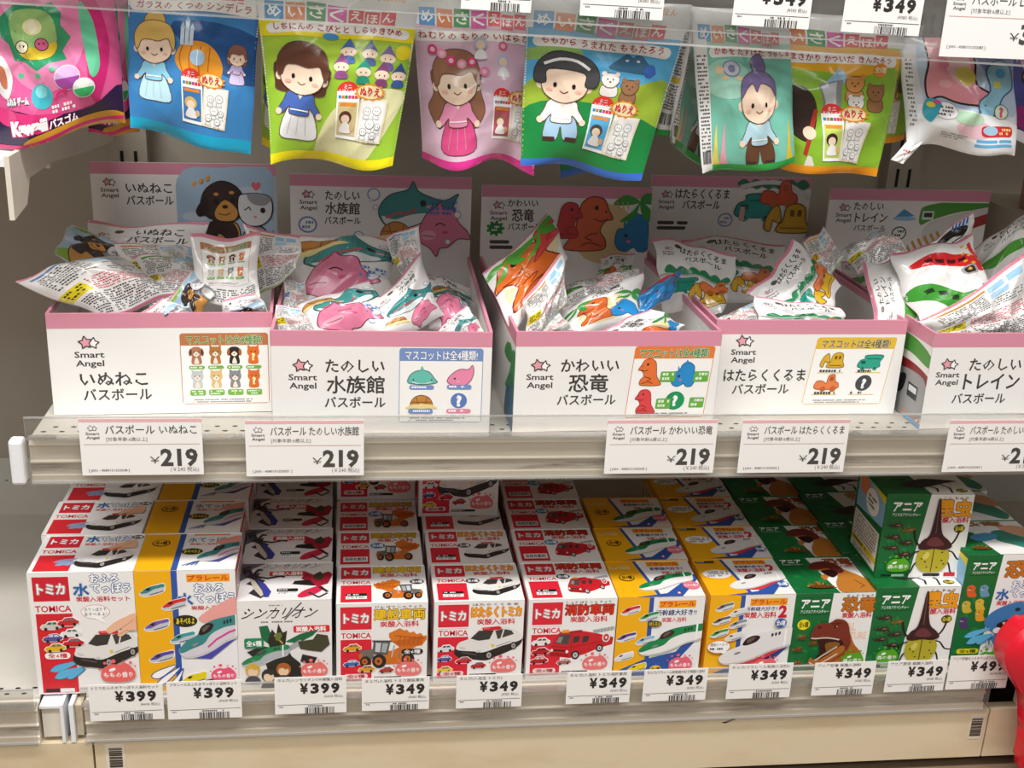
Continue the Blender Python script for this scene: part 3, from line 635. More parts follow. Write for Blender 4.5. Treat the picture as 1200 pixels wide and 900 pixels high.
def art_fire():
    f = tomica_front('消防車両', '#d8301e', '#5a1410', SUB, also(pic(fire_engine, 21, 30, .66)), [(4, 42, 1, '#ece9e6', '#5a5654'), (4, 53, 1, '#b81e28', '#701016'), (3, 63, 1, '#b81e28', '#e8d0d0'), (30, 66, .8, '#a86a66', '#e0dcd8')], 'しょう ぼう しゃ りょう')
    t = tomica_top('消防車両', '#d8301e', '#5a1410', also(pic(fire_engine, 40, 28, .46, .66), badge(40, 30, 7, 5)))
    t2 = tomica_top('消防車両', '#c0281e', '#7a1a12', also(pic(fire_engine, 40, 27, .46, .66), badge(40, 31, 7.5, 6, '#2a86c8')), False)
    return f, t, t2
def yellow_base(W, H, sx, top=False):
    a = Art(W, H); a.rect(0, 0, W, H, CR); a.rect(0, 0, sx, H, '#f7b512'); a.rect(sx, 0, sx+4.5, H, '#2f57a6'); return a
def orange_word(a, x, y, w_, h_): a.rect(x, y, x+w_, y+h_, '#f9a51c'); a.text('プラレール', x+1, y+h_*.14, h_*.7, '#e0401c', w=w_-2, bold=.05)
def art_train(no2):
    a = yellow_base(87, 88.5, 31)
    if not no2:
        orange_word(a, 41, 4, 37, 8); a.text('新幹線大好き!!', 38.5, 14.5, 6, '#2a3a78', w=41, bold=.03); a.text(SUB, 45, 23, 5, RED, w=25, bold=.02)
        a.poly([(0, 88.5), (0, 84), (30, 70), (62, 62), (80, 40), (80, 52), (60, 78), (50, 88.5)], '#2f57a6')
        for x, y, c in ((1, 10, '#d8283a'), (20, 17, '#1f9a4c'), (-1, 40, '#5b3a92'), (18, 44, '#8fc0e0'), (-2, 62, '#efe9f4')): minitrain(a, x+2, y, .95, c)
        pic(lambda q: train(q, '#158a4d', under=None), 24, 33, .62)(a); oval(a, 38, 24+5, 7, 3.6, '#6a5a20', '#f0d040', 'はしるよ')
        minitrain(a, 14, 75, .95, '#ecd21c', '#ecd21c'); oval(a, 43, 82, 6, 5, '#f0c020', K); scent(a, 68, 76, 1, '#ec6a80')
    else:
        orange_word(a, 41, 4, 38, 8); a.text('新幹線大好き!!', 37, 13.5, 4.6, '#2a3a78', w=33, bold=.02); a.text(SUB, 36, 19.5, 6.5, RED, w=33, bold=.035); a.text('2', 71, 12.5, 13, RED, w=9, bold=.05)
        a.poly([(10, 88.5), (30, 80), (60, 70), (87, 44), (87, 58), (60, 88.5)], '#2f57a6')
        for x, y, c in ((6, 9, '#77797c'), (20, 15, '#e8e4e4'), (4, 24, '#66625f'), (21, 28, '#8a90a0'), (3, 38, '#1f9a4c'), (18, 42, '#e8e8ea')): minitrain(a, x, y, .9, c)
        a.ell(13, 57, 12, 7.5, '#e06a50'); a.ell(13, 57, 11.5, 7, '#fff'); a.poly([(20, 60), (24, 67), (14, 63)], '#fff'); a.text('連結レールで', 13, 52.5, 3.4, '#333', w=18, bold=.01, align='c'); a.tiny(4, 58, 22, 1, 3, '#444', 2.2, 9)
        pic(lambda q: train(q, '#eceae9', '#eceae9', None, '#2c1618', '#d83a48'), 14, 40, .72)(a); oval(a, 74, 31, 6, 5.5, '#3a62a8', '#fff'); scent(a, 63, 80, 1.05, '#ec6a70')
    t = yellow_base(87, 74.5, 27)
    t.poly([(27, 0), (31.5, 0), (44, 74.5), (39, 74.5)], '#2f57a6'); t.poly([(20, 0), (28, 0), (40, 74.5), (20, 74.5)], '#f7b512')
    t.poly([(18, 74.5), (50, 68), (87, 30), (87, 42), (64, 74.5)], '#2f57a6')
    orange_word(t, 42, 4, 34, 9); 
    if not no2:
        t.text('新幹線大好き!!', 44, 15, 6, '#2a3a78', w=34, bold=.03); t.text(SUB, 54, 24, 5.5, RED, w=22, bold=.03)
        pic(lambda q: train(q, '#158a4d'), 24, 30, .56, .62)(t); oval(t, 16, 36, 8, 7, '#3a2a08', '#f7b512'); oval(t, 16, 36, 7, 6, '#f7b512', K); t.tiny(2, 12, 26, 2, 3.6, '#e8dcc0', 2.2, 5)
        t.ell(78, 54, 8.5, 8, '#ec7a8c'); t.text('ももの香り', 78, 52, 4, '#fff', w=14, align='c', bold=.02); t.ell(62, 68, 1.8, 2.2, '#e78'); t.ell(62, 68, 1, 1.4, '#fff')
    else:
        t.text('新幹線大好き!!', 41, 15, 5.4, '#2a3a78', w=30, bold=.02); t.text(SUB, 41, 22, 7, RED, w=30, bold=.03); t.text('2', 73, 14, 14, RED, w=9, bold=.05)
        t.ell(18, 32, 15, 9, '#fff'); t.tiny(7, 27, 30, 3, 4, '#666', 2.2, 8); t.rect(2, 4, 22, 9, '#55482a'); t.tiny(3, 5, 21, 1, 3, '#eee', 2)
        pic(lambda q: train(q, '#eceae9', '#eceae9', None, '#2c1618', '#d83a48'), 24, 30, .6, .66)(t); oval(t, 79, 56, 6.5, 6, '#3a62a8', '#fff')
    return a, t, t
G1, G2 = '#0f6b34', '#17803f'
def green_base(a, W, H, xt, xb):
    a.rect(0, 0, W, H, CR); a.poly([(0, 0), (xt, 0), (xb, H), (0, H)], G1)
    rr = random.Random(3)
    for _ in range(10): a.ell(rr.uniform(3, xb-6), rr.uniform(0, H), rr.uniform(2, 5), rr.uniform(1.5, 4), rr.choice((G2, '#12753a')), rr.uniform(0, 90), 10)
def ania(a, x, y, w_): a.rect(x-2, y-2, x+w_+2, y+w_*.62, G1); a.rect(x-2, y-2, x+w_+2, y-1.6, '#0a5226'); a.rect(x-2, y+w_*.6, x+w_+2, y+w_*.62, '#0a5226'); a.text('アニア', x, y, w_*.36, '#fff', w=w_, bold=.06, out='#0a4a22', ow=.03); a.text('アニマルアドベンチャー', x, y+w_*.43, w_*.12, '#fff', w=w_, bold=.02)
def art_dino():
    a = Art(87, 88.5); green_base(a, 87, 88.5, 39, 36); ania(a, 7, 6, 29)
    a.text('恐竜', 50, 6, 15, '#c8741e', w=34, bold=.06, out='#5a2a10', ow=.06); a.text('きょう りゅう', 53, 2, 2.8, K, w=28); a.text(SUB, 51, 22.5, 6, RED, w=31, bold=.035)
    a.text('AL', 56, 34, 9, '#f3d3bc', w=12, bold=.04); a.text('NATURE', 52, 45, 8, '#f3d3bc', w=28, bold=.04)
    oval(a, 12, 35, 6.5, 6, '#f2e21e', '#6b5a00')
    for x, y, k in ((12, 48, 3), (24, 55, 4), (9, 62, 5), (10, 78, 6), (24, 80, 7)): spiky(a, x, y, .6, '#a8642a', k)
    pic(dino_head, 20, 30, .62, .66)(a); scent(a, 68, 76, .95, '#58a820', '森の香り')
    t = Art(87, 74.5); green_base(t, 87, 74.5, 35, 46); ania(t, 6, 5, 22); t.text('恐竜', 52, 4, 13, '#9a4a24', w=30, bold=.06, out='#c8906a', ow=.03); t.text(SUB, 55, 18, 5, RED, w=26, bold=.03)
    t.blob([(34, 18), (46, 10), (60, 12), (66, 26), (78, 40), (86, 56), (86, 74), (50, 76), (48, 58), (56, 40), (46, 42), (40, 50), (38, 40), (52, 34), (38, 28)], '#c07a2e'); t.blob([(32, 20), (40, 12), (54, 10), (64, 18), (66, 32), (58, 36), (52, 26), (38, 28), (32, 26)], '#6e2620'); t.blob([(42, 30), (54, 28), (58, 36), (50, 44), (44, 38)], '#2c0c0e')
    t.line([(70, 50), (76, 62), (70, 66)], 1.2, '#7a4518'); spiky(t, 30, 60, 1.5, '#a8642a', 2)
    return a, t, t
def art_beetle():
    a = Art(90, 93); green_base(a, 90, 93, 45, 35); ania(a, 8, 8, 29)
    a.text('昆虫', 55, 7, 17, '#f2a21c', w=34, bold=.07, out='#4a2c0c', ow=.05); a.text('こん ちゅう', 58, 2.5, 3, K, w=26); a.text(SUB, 54, 25, 6, RED, w=34, bold=.035); oval(a, 80, 37.5, 5.8, 4.8, '#3a4a14', '#e8d83a')
    for k, (x, y) in enumerate(((15, 34), (29, 39), (14, 47), (28, 53), (14, 59), (27, 66))): minibug(a, x, y, 1.15, '#3a1d1c' if k != 1 else '#7a5a20')
    pic(beetle, 30, 3, .82, .66)(a); scent(a, 22, 79, 1, '#58a820', '森の香り'); a.rect(6, 89, 17, 91.5, K); a.rect(17, 89, 30, 91.5, '#9cc8a4'); a.rect(50, 88, 68, 91.5, K, 1.6); a.rect(72, 87, 84, 91.5, RED)
    a.rect(73, 88, 83, 90.5, RED)
    t = Art(90, 74.5); green_base(t, 90, 74.5, 35, 46); ania(t, 6, 5, 22); t.text('昆虫', 55, 4, 12, '#d8981c', w=30, bold=.06, out='#4a2c0c', ow=.04); t.text(SUB, 57, 18, 4.6, RED, w=26, bold=.03)
    t.blob([(20, 52), (36, 44), (50, 38), (70, 40), (84, 44), (70, 48), (52, 56), (34, 60)], '#2e1614')
    for p in (((44, 50), (56, 62), (54, 70)), ((60, 46), (70, 60), (68, 72)), ((38, 46), (30, 40), (18, 40))): t.line(list(p), 2, '#1f1210')
    oval(t, 80, 66, 6, 4.5, '#3a4a14', '#e8d83a')
    return a, t, t
def art_robot():
    a = Art(88, 94); a.rect(0, 0, 88, 94, '#efedec')
    a.text('シンカリオン', 9, 7, 12, K, w=68, bold=.012, skew=-.5); a.line([(44, 20), (60, 2)], 1.1, K); a.tiny(30, 4, 54, 1, 2, '#777', 1.2); a.tiny(22, 21.5, 72, 1, 2, '#777', 1.6, 3)
    a.rect(52, 27, 86, 34.5, '#e0262c', 1.5); a.text(SUB, 54.5, 28.4, 5, '#fff', w=28, bold=.05)
    # dark machine shapes around a green train
    D1, D2 = '#2b2a24', '#45442f'
    a.poly([(20, 27), (28, 26), (34, 44), (28, 46), (22, 40)], '#1c6b42'); a.poly([(44, 44), (58, 36), (76, 31), (70, 38), (56, 46)], '#1c6b42'); a.poly([(46, 50), (58, 42), (62, 46), (48, 54)], '#a9aab0')
    a.poly([(28, 42), (32, 30), (36, 36), (38, 24), (42, 34), (46, 32), (44, 48), (50, 60), (58, 68), (60, 88), (30, 86), (24, 62), (30, 54)], D1)
    a.poly([(56, 44), (70, 42), (74, 36), (84, 38), (86, 48), (78, 56), (66, 54), (58, 52)], D2); a.poly([(8, 54), (22, 48), (32, 50), (30, 58), (14, 60)], D1); a.line([(34, 36), (42, 46)], 1.5, '#b8a83a'); a.ell(38, 38, 3, 5, '#6c7a3a', 20, 8); a.poly([(60, 58), (74, 62), (70, 70), (58, 66)], D1)
    pic(lambda q: train(q, '#228a55', '#b9bcc0', None, '#2b5a46'), 3, 49, .42)(a)
    a.rect(6, 39, 24, 50, '#1f8a5c', 2); a.text('全6種', 15, 42, 5.6, '#fff', w=14, bold=.04, align='c')
    for x, hc, sc in ((13, '#d9b04a', '#f0cfae'), (42, '#b5652a', '#f0cfae'), (28, '#3a3230', '#f0cfae')):
        y = 74 if x != 28 else 80
        a.ell(x, y, 7, 7.5, hc, n=14); a.ell(x, y+2, 5, 5.2, sc, n=12); a.poly([(x-6, y-1), (x-2, y-6), (x+6, y-2), (x+2, y), (x-1, y-2)], hc); a.blob([(x-7, y+14), (x-4, y+7), (x+4, y+7), (x+7, y+14)], '#4b4a52')
    scent(a, 71, 76, 1.05, '#ef7a74')
    t = Art(88, 74.5); t.rect(0, 0, 88, 74.5, '#e9e7e7')
    t.poly([(0, 0), (24, 0), (10, 12), (6, 30), (0, 36)], '#6a6470')
    t.text('シンカリオン', 22, 3, 10, K, w=56, bold=.01, skew=-.6)
    t.rect(27, 18, 62, 27.5, '#d82834', 1.5); t.text(SUB, 30, 19.6, 6.5, '#fff', w=29, bold=.05)
    t.poly([(2, 14), (8, 22), (4, 28), (12, 34), (6, 42), (16, 48), (10, 60), (22, 70), (28, 62), (20, 44), (24, 36), (16, 30), (18, 20), (12, 24), (8, 12)], '#35303a'); t.poly([(8, 30), (14, 36), (25, 62), (22, 67), (14, 52)], '#c9c2b0'); t.poly([(15, 34), (24, 42), (31, 58), (29, 68), (25, 68), (21, 50)], '#3a409a')
    for p in (((14, 28), (26, 32), (38, 28), (42, 30)), ((4, 24), (2, 12), (8, 8)), ((12, 24), (16, 14), (20, 16))): t.line(list(p), 3, '#2a2628')
    t.blob([(56, 66), (62, 56), (76, 48), (80, 54), (72, 64), (60, 70)], '#d0284a'); t.poly([(62, 20), (72, 28), (84, 20), (88, 26), (84, 44), (74, 50), (66, 40), (58, 34)], '#a41c34'); t.poly([(52, 38), (66, 36), (72, 48), (60, 46), (50, 44)], '#241c1e'); t.poly([(70, 26), (76, 20), (80, 30), (76, 38), (70, 34)], '#3a3a28')
    t.line([(66, 60), (76, 70), (84, 62)], 2.4, '#3a3436'); t.line([(76, 50), (84, 60)], 3, '#2a2426')
    t.rect(36, 52, 56, 58, K, 1.5); t.rect(36, 58, 56, 63, '#fff'); t.tiny(37.5, 53.6, 55, 1, 3, '#ddd', 2); t.tiny(37, 59, 55, 2, 2, '#555', 1.2)
    return a, t, t
def water_title(a, x, y, w_, sub, tp='おふろ'):
    a.text(tp, x+w_*.3, y, w_*.17, '#fff', w=w_*.5, bold=.05, out='#2a5a9c', ow=.11)
    a.text('水', x, y+w_*.2, w_*.23, '#1f66ac', w=w_*.26, bold=.06, out='#fff', ow=.04, out2='#2a5a9c'); a.text('てっぽう', x+w_*.3, y+w_*.2, w_*.19, '#fff', w=w_*.7, bold=.05, out='#2a5a9c', ow=.11)
    if sub: a.text(sub, x+w_*.03, y+w_*.46, w_*.1, RED, w=w_*.95, bold=.03)
def art_wpolice():
    a = Art(93.5, 128); a.rect(0, 0, 93.5, 128, CR); a.rect(4, 4, 36, 29, RED); a.text('トミカ', 20, 11, 11, '#fff', w=24, bold=.05, out='#5a1a20', ow=.05, out2='#fff', align='c')
    a.text('TOMICA', 4.5, 33.5, 6.5, RED, w=32, bold=.02); a.rect(4.5, 42, 37, 126.5, '#d8232f')
    water_title(a, 40, 2, 50, '炭酸入浴料セット')
    for m in ((7, 50, 1.05, '#cfcfc8', '#555'), (22, 46, 1.1, '#d02a30'), (24, 58, 1.05, '#ececea'), (8, 63, 1, '#5a55a0', '#dfe6ea'), (25, 68, 1.1, '#c8202a'), (9, 73, 1.05, '#e8b81c')): minicar(a, *m)
    pill(a, 9, 83, 32, 90, '#fff', '#d8232f'); splash(a, 13, 101, 1.25)
    a.ell(57.5, 41, 13, 7.6, '#d88a8a'); a.ell(57.5, 41, 12.5, 7.1, '#fff'); a.poly([(62, 46), (67, 54), (55, 47)], '#fff'); a.text('水てっぽうで', 57.5, 36.6, 3.6, '#334', w=20, align='c', bold=.01); a.text('あそべるよ!', 57.5, 41.5, 3.6, '#334', w=20, align='c', bold=.01)
    pic(lambda q: (police(q), hand(q)), 34, 58, .62, .72)(a); scent(a, 74, 107, 1.3, '#ee6a66'); a.rect(7, 122, 20, 126, K); a.rect(20, 122, 33, 126, '#eee')
    t = Art(93.5, 74.5); t.rect(0, 0, 93.5, 74.5, CR); t.rect(5, 2.5, 36, 26, RED); t.text('トミカ', 20.5, 9, 10, '#fff', w=24, bold=.05, out='#5a1a20', ow=.05, align='c'); t.text('TOMICA', 4, 30.5, 6.5, RED, w=32, bold=.02); t.rect(4, 41, 36, 72, '#d8232f'); splash(t, 20, 54, .9, '#8a9cc0', '#a8b4d0')
    t.text('水', 40, 4, 11, '#1f66ac', w=12, bold=.06, out='#cfd8e4', ow=.04); t.text('てっぽう', 53, 3, 11, '#fff', w=28, bold=.05, out='#2a5a9c', ow=.11); t.text('炭酸入浴料セット', 40, 17.5, 5, RED, w=42, bold=.02); oval(t, 87, 6, 5.5, 4, K, '#fff'); pic(lambda q: (police(q), hand(q)), 38, 28, .5, .66)(t)
    return a, t, t
def art_wtrain():
    a = Art(91, 128); a.rect(0, 0, 91, 128, CR); a.rect(0, 0, 33, 128, '#f7b512'); a.rect(33, 0, 38.5, 128, '#2f57a6')
    orange_word(a, 47, 4, 39, 8); water_title(a, 38, 14, 52, None); a.text(SUB, 50, 37, 4, RED, w=30, bold=.02)
    for x, y, c in ((4, 15, '#3a8a8a'), (23, 30, '#d83030'), (6, 52, '#7a5ab0'), (29, 66, '#3aa0a0'), (9, 86, '#5a4aa0')): minitrain(a, x, y, 1.15, c, '#c8ccd4')
    oval(a, 44, 53, 11, 6.5, '#2c2a14', '#f0d83a', 'あそべるよ')
    a.blob([(56, 50), (78, 34), (92, 30), (92, 60), (70, 58)], '#f0a8a0')
    pic(lambda q: train(q, '#3a8a8a', '#dcd6e0', '#e03a90', '#231f20', '#4a4ab0'), 37, 50, .58, .82)(a)
    a.push(10, 112, 1); [a.oblob(p_, '#fff', '#2f57a6', .9) for p_ in ([(0, 0), (6, -6), (24, -12), (8, 2)], [(4, 9), (12, 0), (28, -10), (12, 8)], [(17, 9), (24, 0), (30, -8), (24, 8)])]; a.pop()
    minitrain(a, 37, 110, 1.2, '#e8d41c', '#e8d41c'); a.ell(66, 124, 10, 8, K); a.ell(66, 124, 7.5, 6, '#d8b02c'); scent(a, 77, 112, .95, '#ee5a80')
    t = Art(91, 74.5); t.rect(0, 0, 91, 74.5, CR); t.rect(0, 0, 33, 74.5, '#f7b512'); t.rect(33, 0, 38.5, 74.5, '#2f57a6'); oval(t, 17, 20, 8.5, 7, '#3a2a08', K); oval(t, 17, 20, 7.3, 5.8, '#f7b512', K)
    t.rect(46, 2, 80, 5, '#f08a3c'); t.text('水てっぽう', 42, 10, 9, '#3a6aa8', w=42, bold=.03); t.text(SUB, 44, 21, 4, RED, w=26, bold=.02); oval(t, 48, 38, 10, 6.5, '#3a3814', '#f0d83a', 'あそべるよ'); t.blob([(68, 18), (84, 8), (91, 8), (91, 28), (76, 26)], '#f0a090')
    pic(lambda q: train(q, '#3a8a8a', '#dcd6e0', '#e03a90', '#231f20', '#4a4a90'), 54, 22, .42, .7)(t)
    for k in range(4): t.line([(42+4*k, 66), (54+k, 58)], 1, '#3a62a8')
    return a, t, t
def art_wdino():
    a = Art(90, 128); green_base(a, 90, 128, 37, 30); ania(a, 7, 8, 24)
    a.text('恐竜', 43, 8, 18, '#c8741e', w=44, bold=.06, out='#4a2410', ow=.05); water_title(a, 38, 30, 50, '炭酸入浴料セット')
    for x, y, c in ((10, 40, '#d8642c'), (24, 40, '#6a98b8'), (8, 58, '#c8b43c'), (22, 56, '#d8b83c'), (8, 76, '#4a3a6a'), (24, 68, '#d8a02c')): a.push(x, y, .45); a.blob([(-10, 8), (-12, -8), (-2, -14), (8, -8), (8, 2), (14, 14), (4, 18), (-6, 16)], c); a.ell(-4, -6, 1.6, 1.6, K, n=6); a.line([(-10, -2), (-2, -1)], 1.2, '#f0e8d8'); a.pop()
    a.blob([(60, 66), (90, 56), (92, 128), (62, 128), (58, 96)], '#7a9a7a')
    a.blob([(30, 76), (36, 66), (50, 58), (66, 54), (78, 60), (82, 74), (74, 90), (56, 100), (40, 104), (36, 98), (44, 92), (34, 84)], '#3f7fb8'); a.blob([(44, 80), (62, 72), (74, 68), (74, 80), (62, 90), (46, 96), (52, 88)], '#3a1418')
    for k in range(5): a.poly([(50+5*k, 78-2*k), (53+5*k, 77-2*k), (52+5*k, 81-2*k)], '#f3e9cf'); a.poly([(50+4*k, 95-2.4*k), (53+4*k, 93.6-2.4*k), (51+4*k, 90-2.4*k)], '#f3e9cf')
    a.ell(64, 63, 3, 2.2, '#20303a'); a.ell(46, 87, 5, 3.4, '#f3f6fa'); splash(a, 12, 92, 1.2, '#64bce4', '#3a8ac0'); pill(a, 6, 112-4, 30, 114, '#e8d81c', '#2a4a10'); scent(a, 42, 120, .95, '#58a820', '森の香り'); a.text('ANIA', 34, 98, 9, '#cfd6d8', w=20, bold=.03)
    t = Art(90, 74.5); green_base(t, 90, 74.5, 20, 34); t.text('恐竜', 20, 3, 9, '#9a6a3a', w=50, bold=.06, out='#6a4a2a', ow=.03); spiky(t, 20, 60, 1.2, '#a8642a', 4)
    t.blob([(48, 26), (64, 22), (80, 34), (90, 60), (80, 72), (60, 56), (46, 44)], '#3a8a7a'); t.blob([(60, 16), (80, 12), (90, 20), (90, 40), (74, 36)], '#e0a888'); t.blob([(20, 36), (40, 28), (52, 34), (40, 44), (24, 46)], '#4a9ac8')
    return a, t, t
KINDS = {
 'A': (.0935, .128, art_wpolice, 'tall red box with police car and water jet', '#f3f2f1'),
 'B': (.0905, .128, art_wtrain, 'tall yellow box with teal bullet train', '#f3f2f1'),
 'C': (.0875, .094, art_robot, 'pale grey box with dark machine figures', '#efedec'),
 'D': (.087, .0885, art_loader, 'red and white box with orange wheel loader', '#f3f2f1'),
 'E': (.087, .0885, art_police, 'red and white box with black-white patrol car', '#f3f2f1'),
 'F': (.087, .0885, art_fire, 'red and white box with red fire engine', '#f3f2f1'),
 'G': (.0865, .0885, lambda: art_train(False), 'yellow and white box with green bullet train', '#f7b512'),
 'H': (.087, .0885, lambda: art_train(True), 'yellow box with white bullet train and number 2', '#f7b512'),
 'I': (.087, .0885, art_dino, 'green and white box with brown tyrannosaur', G1),
 'J': (.090, .093, art_beetle, 'green and white box with horned beetle', G1),
 'K': (.090, .128, art_wdino, 'green box with blue dinosaur spraying water', G1)}
DP = .0745
def art_side(H, kind):
    a = Art(DP*1000, H); W = DP*1000
    if kind in 'IJK':
        a.rect(0, 0, W, H, G1); a.poly([(4, 4), (W, 4), (W, H*.40), (4, H*.46)], '#8fc4e8'); a.blob([(8, H*.1), (30, H*.05), (34, H*.2), (14, H*.26)], '#e88a60'); a.ell(44, H*.25, 17, 14, '#fff'); a.tiny(32, H*.19, 56, 3, 4.5, '#444', 2.6, 3); a.poly([(40, 4), (W, 4), (W, 12)], '#e8d81c')
        a.rect(4, H*.50, W-4, H*.80, '#e9e6e2', 1); a.tiny(8, H*.53, W-8, 7, 3.6, '#5a5654', 1.6, 5); a.rect(4, H*.80, W-4, H*.87, '#e3cf24'); a.tiny(8, H*.815, W-12, 1, 3, '#333', 3, 7); a.rect(4, H*.87, W-4, H*.95, '#ece9e4'); a.tiny(8, H*.885, W-12, 2, 3, '#444', 1.6, 8)
    elif kind in 'GH': a.rect(0, 0, W, H, '#f7b512'); a.rect(8, 10, W-8, H*.4, '#fff6d8', 2); a.tiny(12, 14, W-12, 6, 3.4, '#776', 1.7)
    elif kind == 'C': a.rect(0, 0, W, H, '#4a4650'); a.rect(8, 10, W-8, H-10, '#d9d6d6'); a.tiny(12, 14, W-12, 12, 4, '#666', 2)
    else: a.rect(0, 0, W, H, '#f3f2f1'); a.rect(8, 4, W-8, H-5, '#d51f33'); a.rect(14, 12, W-14, H*.6, '#f7eceb', 2); a.tiny(17, 16, W-17, 7, 4, '#766', 2)
    return a
PROTO = {}
def box_meshes(k, v):
    if (k, v) in PROTO: return PROTO[k, v]
    w_, h_, art, _, base = KINDS[k]; fr, t1, t2 = art(); sd = art_side(h_*1000, k)
    m = MB().box(-w_/2, w_/2, 0, DP, 0, h_, .0006)
    body = m.mesh('carton_body', mat('card_'+k, base, .45))
    # top art: its y=0 edge is the rear edge
    items = [(fr, lambda x, y, h: (-w_/2+x/1000, -h, h_-y/1000), None),
             ((t2 if v else t1), lambda x, y, h: (-w_/2+x/1000, DP*(1-y/74.5), h_+h), None)]
    if k != 'A': items.append((sd, lambda x, y, h: (-w_/2-h, DP-x/1000, h_-y/1000), None))
    items.append((sd, lambda x, y, h: (w_/2+h, x/1000, h_-y/1000), None))
    pr = print_mesh('printed_artwork', items, M_INK)
    fl = MB().box(-w_/2+.0008, w_/2-.0008, DP-.0012, DP+.0002, h_-.012, h_+.0009)       # tucked lid edge
    PROTO[k, v] = (body, pr, fl.mesh('tuck_flap', mat('card_'+k, base, .45))); return PROTO[k, v]
def bath_box(k, x, y, z=DK, v=0, rz=0, label='', rx=0):
    body, pr, fl = box_meshes(k, v)
    o = link('bath_box', body, None, (x, y, z), (rx, 0, rz)); tag(o, label, 'box', {'A': 'police water pistol boxes', 'B': 'train water pistol boxes', 'C': 'machine figure boxes', 'D': 'wheel loader boxes', 'E': 'patrol car boxes', 'F': 'fire engine boxes', 'G': 'green bullet train boxes', 'H': 'white bullet train boxes', 'I': 'tyrannosaur boxes', 'J': 'horned beetle boxes', 'K': 'dinosaur water pistol boxes'}[k])
    link('printed_artwork', pr, o); link('tuck_flap', fl, o); return o
ORD = ['frontmost', 'second from the front', 'third from the front', 'fourth from the front', 'rearmost']
def column(k, rows):
    """rows: (pixel x of top front-left corner, pixel y, pixel x of top front-right, extra z, variant)"""
    w_, h_ = KINDS[k][:2]
    for i, r in enumerate(rows):
        y = .0155+i*.0756; zt = DK+h_+r[3]; xl = atz(r[0], r[1], zt).x if False else None
        p, q = at(r[0], r[1], y), at(r[2], r[1], y); x = (p.x+q.x)/2
        bath_box(k, x, y, DK+r[3]+.0002, r[4], 0, KINDS[k][3]+', '+ORD[i]+' of its file')
        if r[3] > .004:      # something under a raised box: another box lying below
            pass
column('A', [(33.5, 674, 153.5, 0, 0), (51.7, 632, 163, 0, 0), (76, 590, 181, 0, 0), (80, 560, 188, 0, 0)])
column('B', [(157, 672, 274, 0, 0), (168, 632, 281, 0, 0), (186, 590, 290, 0, 0), (198, 560, 300, 0, 0)])
column('C', [(276, 709, 389, 0, 0), (282, 664, 390, 0, 0), (287, 625, 391, 0, 0), (293, 588, 392, 0, 0), (298, 560, 393, 0, 0)])
column('D', [(393, 705, 502.5, 0, 0), (394, 661, 495.5, 0, 1), (394, 621.5, 489.5, 0, 1), (403, 587.5, 486, 0, 1)])
column('E', [(507, 704, 617, 0, 0), (501, 661, 602, 0, 0), (496, 623, 590, 0, 0), (493, 590, 584, 0, 0)])
column('F', [(621, 702, 723, 0, 0), (609, 659, 705, 0, 1), (599, 621.5, 691, 0, 1), (591, 584, 679, 0, 1)])
column('G', [(723, 697, 829, 0, 0), (708, 656, 808, 0, 0), (694, 617, 790, 0, 0)])
column('H', [(834, 695, 933, 0, 0), (811, 655, 906, 0, 0), (791, 617, 878, 0, 0), (772.5, 581, 857, 0, 0)])
column('I', [(934, 692, 1031, 0, 0), (908, 652, 998, 0, 0), (884, 614, 967, 0, 0), (865, 577, 940, 0, 0)])
column('J', [(1031, 684, 1125, 0, 0), (990, 644, 1080, 0, 0), (966, 608, 1048, 0, 0), (945, 574, 1020, 0, 0)])
column('K', [(1134, 638, 1240, 0, 0), (1100, 596, 1190, 0, 0), (1070, 562, 1160, 0, 0)])
# boxes standing on top of the others
bath_box('J', (at(1040, 572, .036).x+at(1143, 572, .036).x)/2, .034, DK+.0935+.0004, 0, radians(-2), 'green box with horned beetle, stacked on top of the front row')
bath_box('E', (at(489, 597, .235).x+at(578, 597, .235).x)/2, .2, DK+.0895, 0, 0, 'red box with patrol car, stacked high on the rear rows')
bath_box('D', (at(397, 588, .2).x+at(486, 588, .2).x)/2, .245, DK+.0895, 0, 0, 'red box with wheel loader, shaded, stacked on the rearmost row')
# ================================================================== open display cartons on the upper shelf
DKT = '#453f3c'; PK = '#dc93a8'
def mascots(a, x0, y0, x1, y1, col, txtcol, out, n, items, slant=0, under='#7a8fc4'):
    a.push(x0, y0, 1, 1, 0, slant); W, H = x1-x0, y1-y0
    a.rect(0, 0, W, H, col, 2.5); a.rect(.6, H*.17, W-.6, H-.6, '#fbf9f7'); a.text('マスコットは全%s種類!' % n, W/2, H*.035, H*.12, txtcol, w=W*.86, bold=.018, out=out, ow=.05, align='c')
    items(a, W, H); a.tiny(W*.12, H*.93, W*.8, 2, 2.1, '#777', 1.1); a.pop()
def it_pets(a, W, H):
    cs = (('#b87a5c', 'dog'), ('#b8783c', 'cat'), ('#2e2622', 'dog'), ('#e0702c', 'cat'), ('#c9ccd0', 'cat'), ('#e2be82', 'cat'), ('#8b8b90', 'cat'), ('#e0702c', 'cat'))
    for k, (c, t) in enumerate(cs):
        x = W*(.18+.215*(k % 4)); y = H*(.43 if k < 4 else .77); critter(a, x, y, .55, c, t, '#6b4030' if k != 2 else '#a8672c', None if c == '#e0702c' else '#f3e6d6')
        if c == '#e0702c': a.text('?', x, y-10, 6.5, '#fff6b0', bold=.06, align='c')
        a.rect(x-7, y+1.6, x+7, y+(5 if k < 4 else 7.4), '#7ab648', 1.6); a.tiny(x-5.5, y+2.5, x+5.5, 1 if k < 4 else 2, 2.4, '#f2fbe6', 1.4, k)
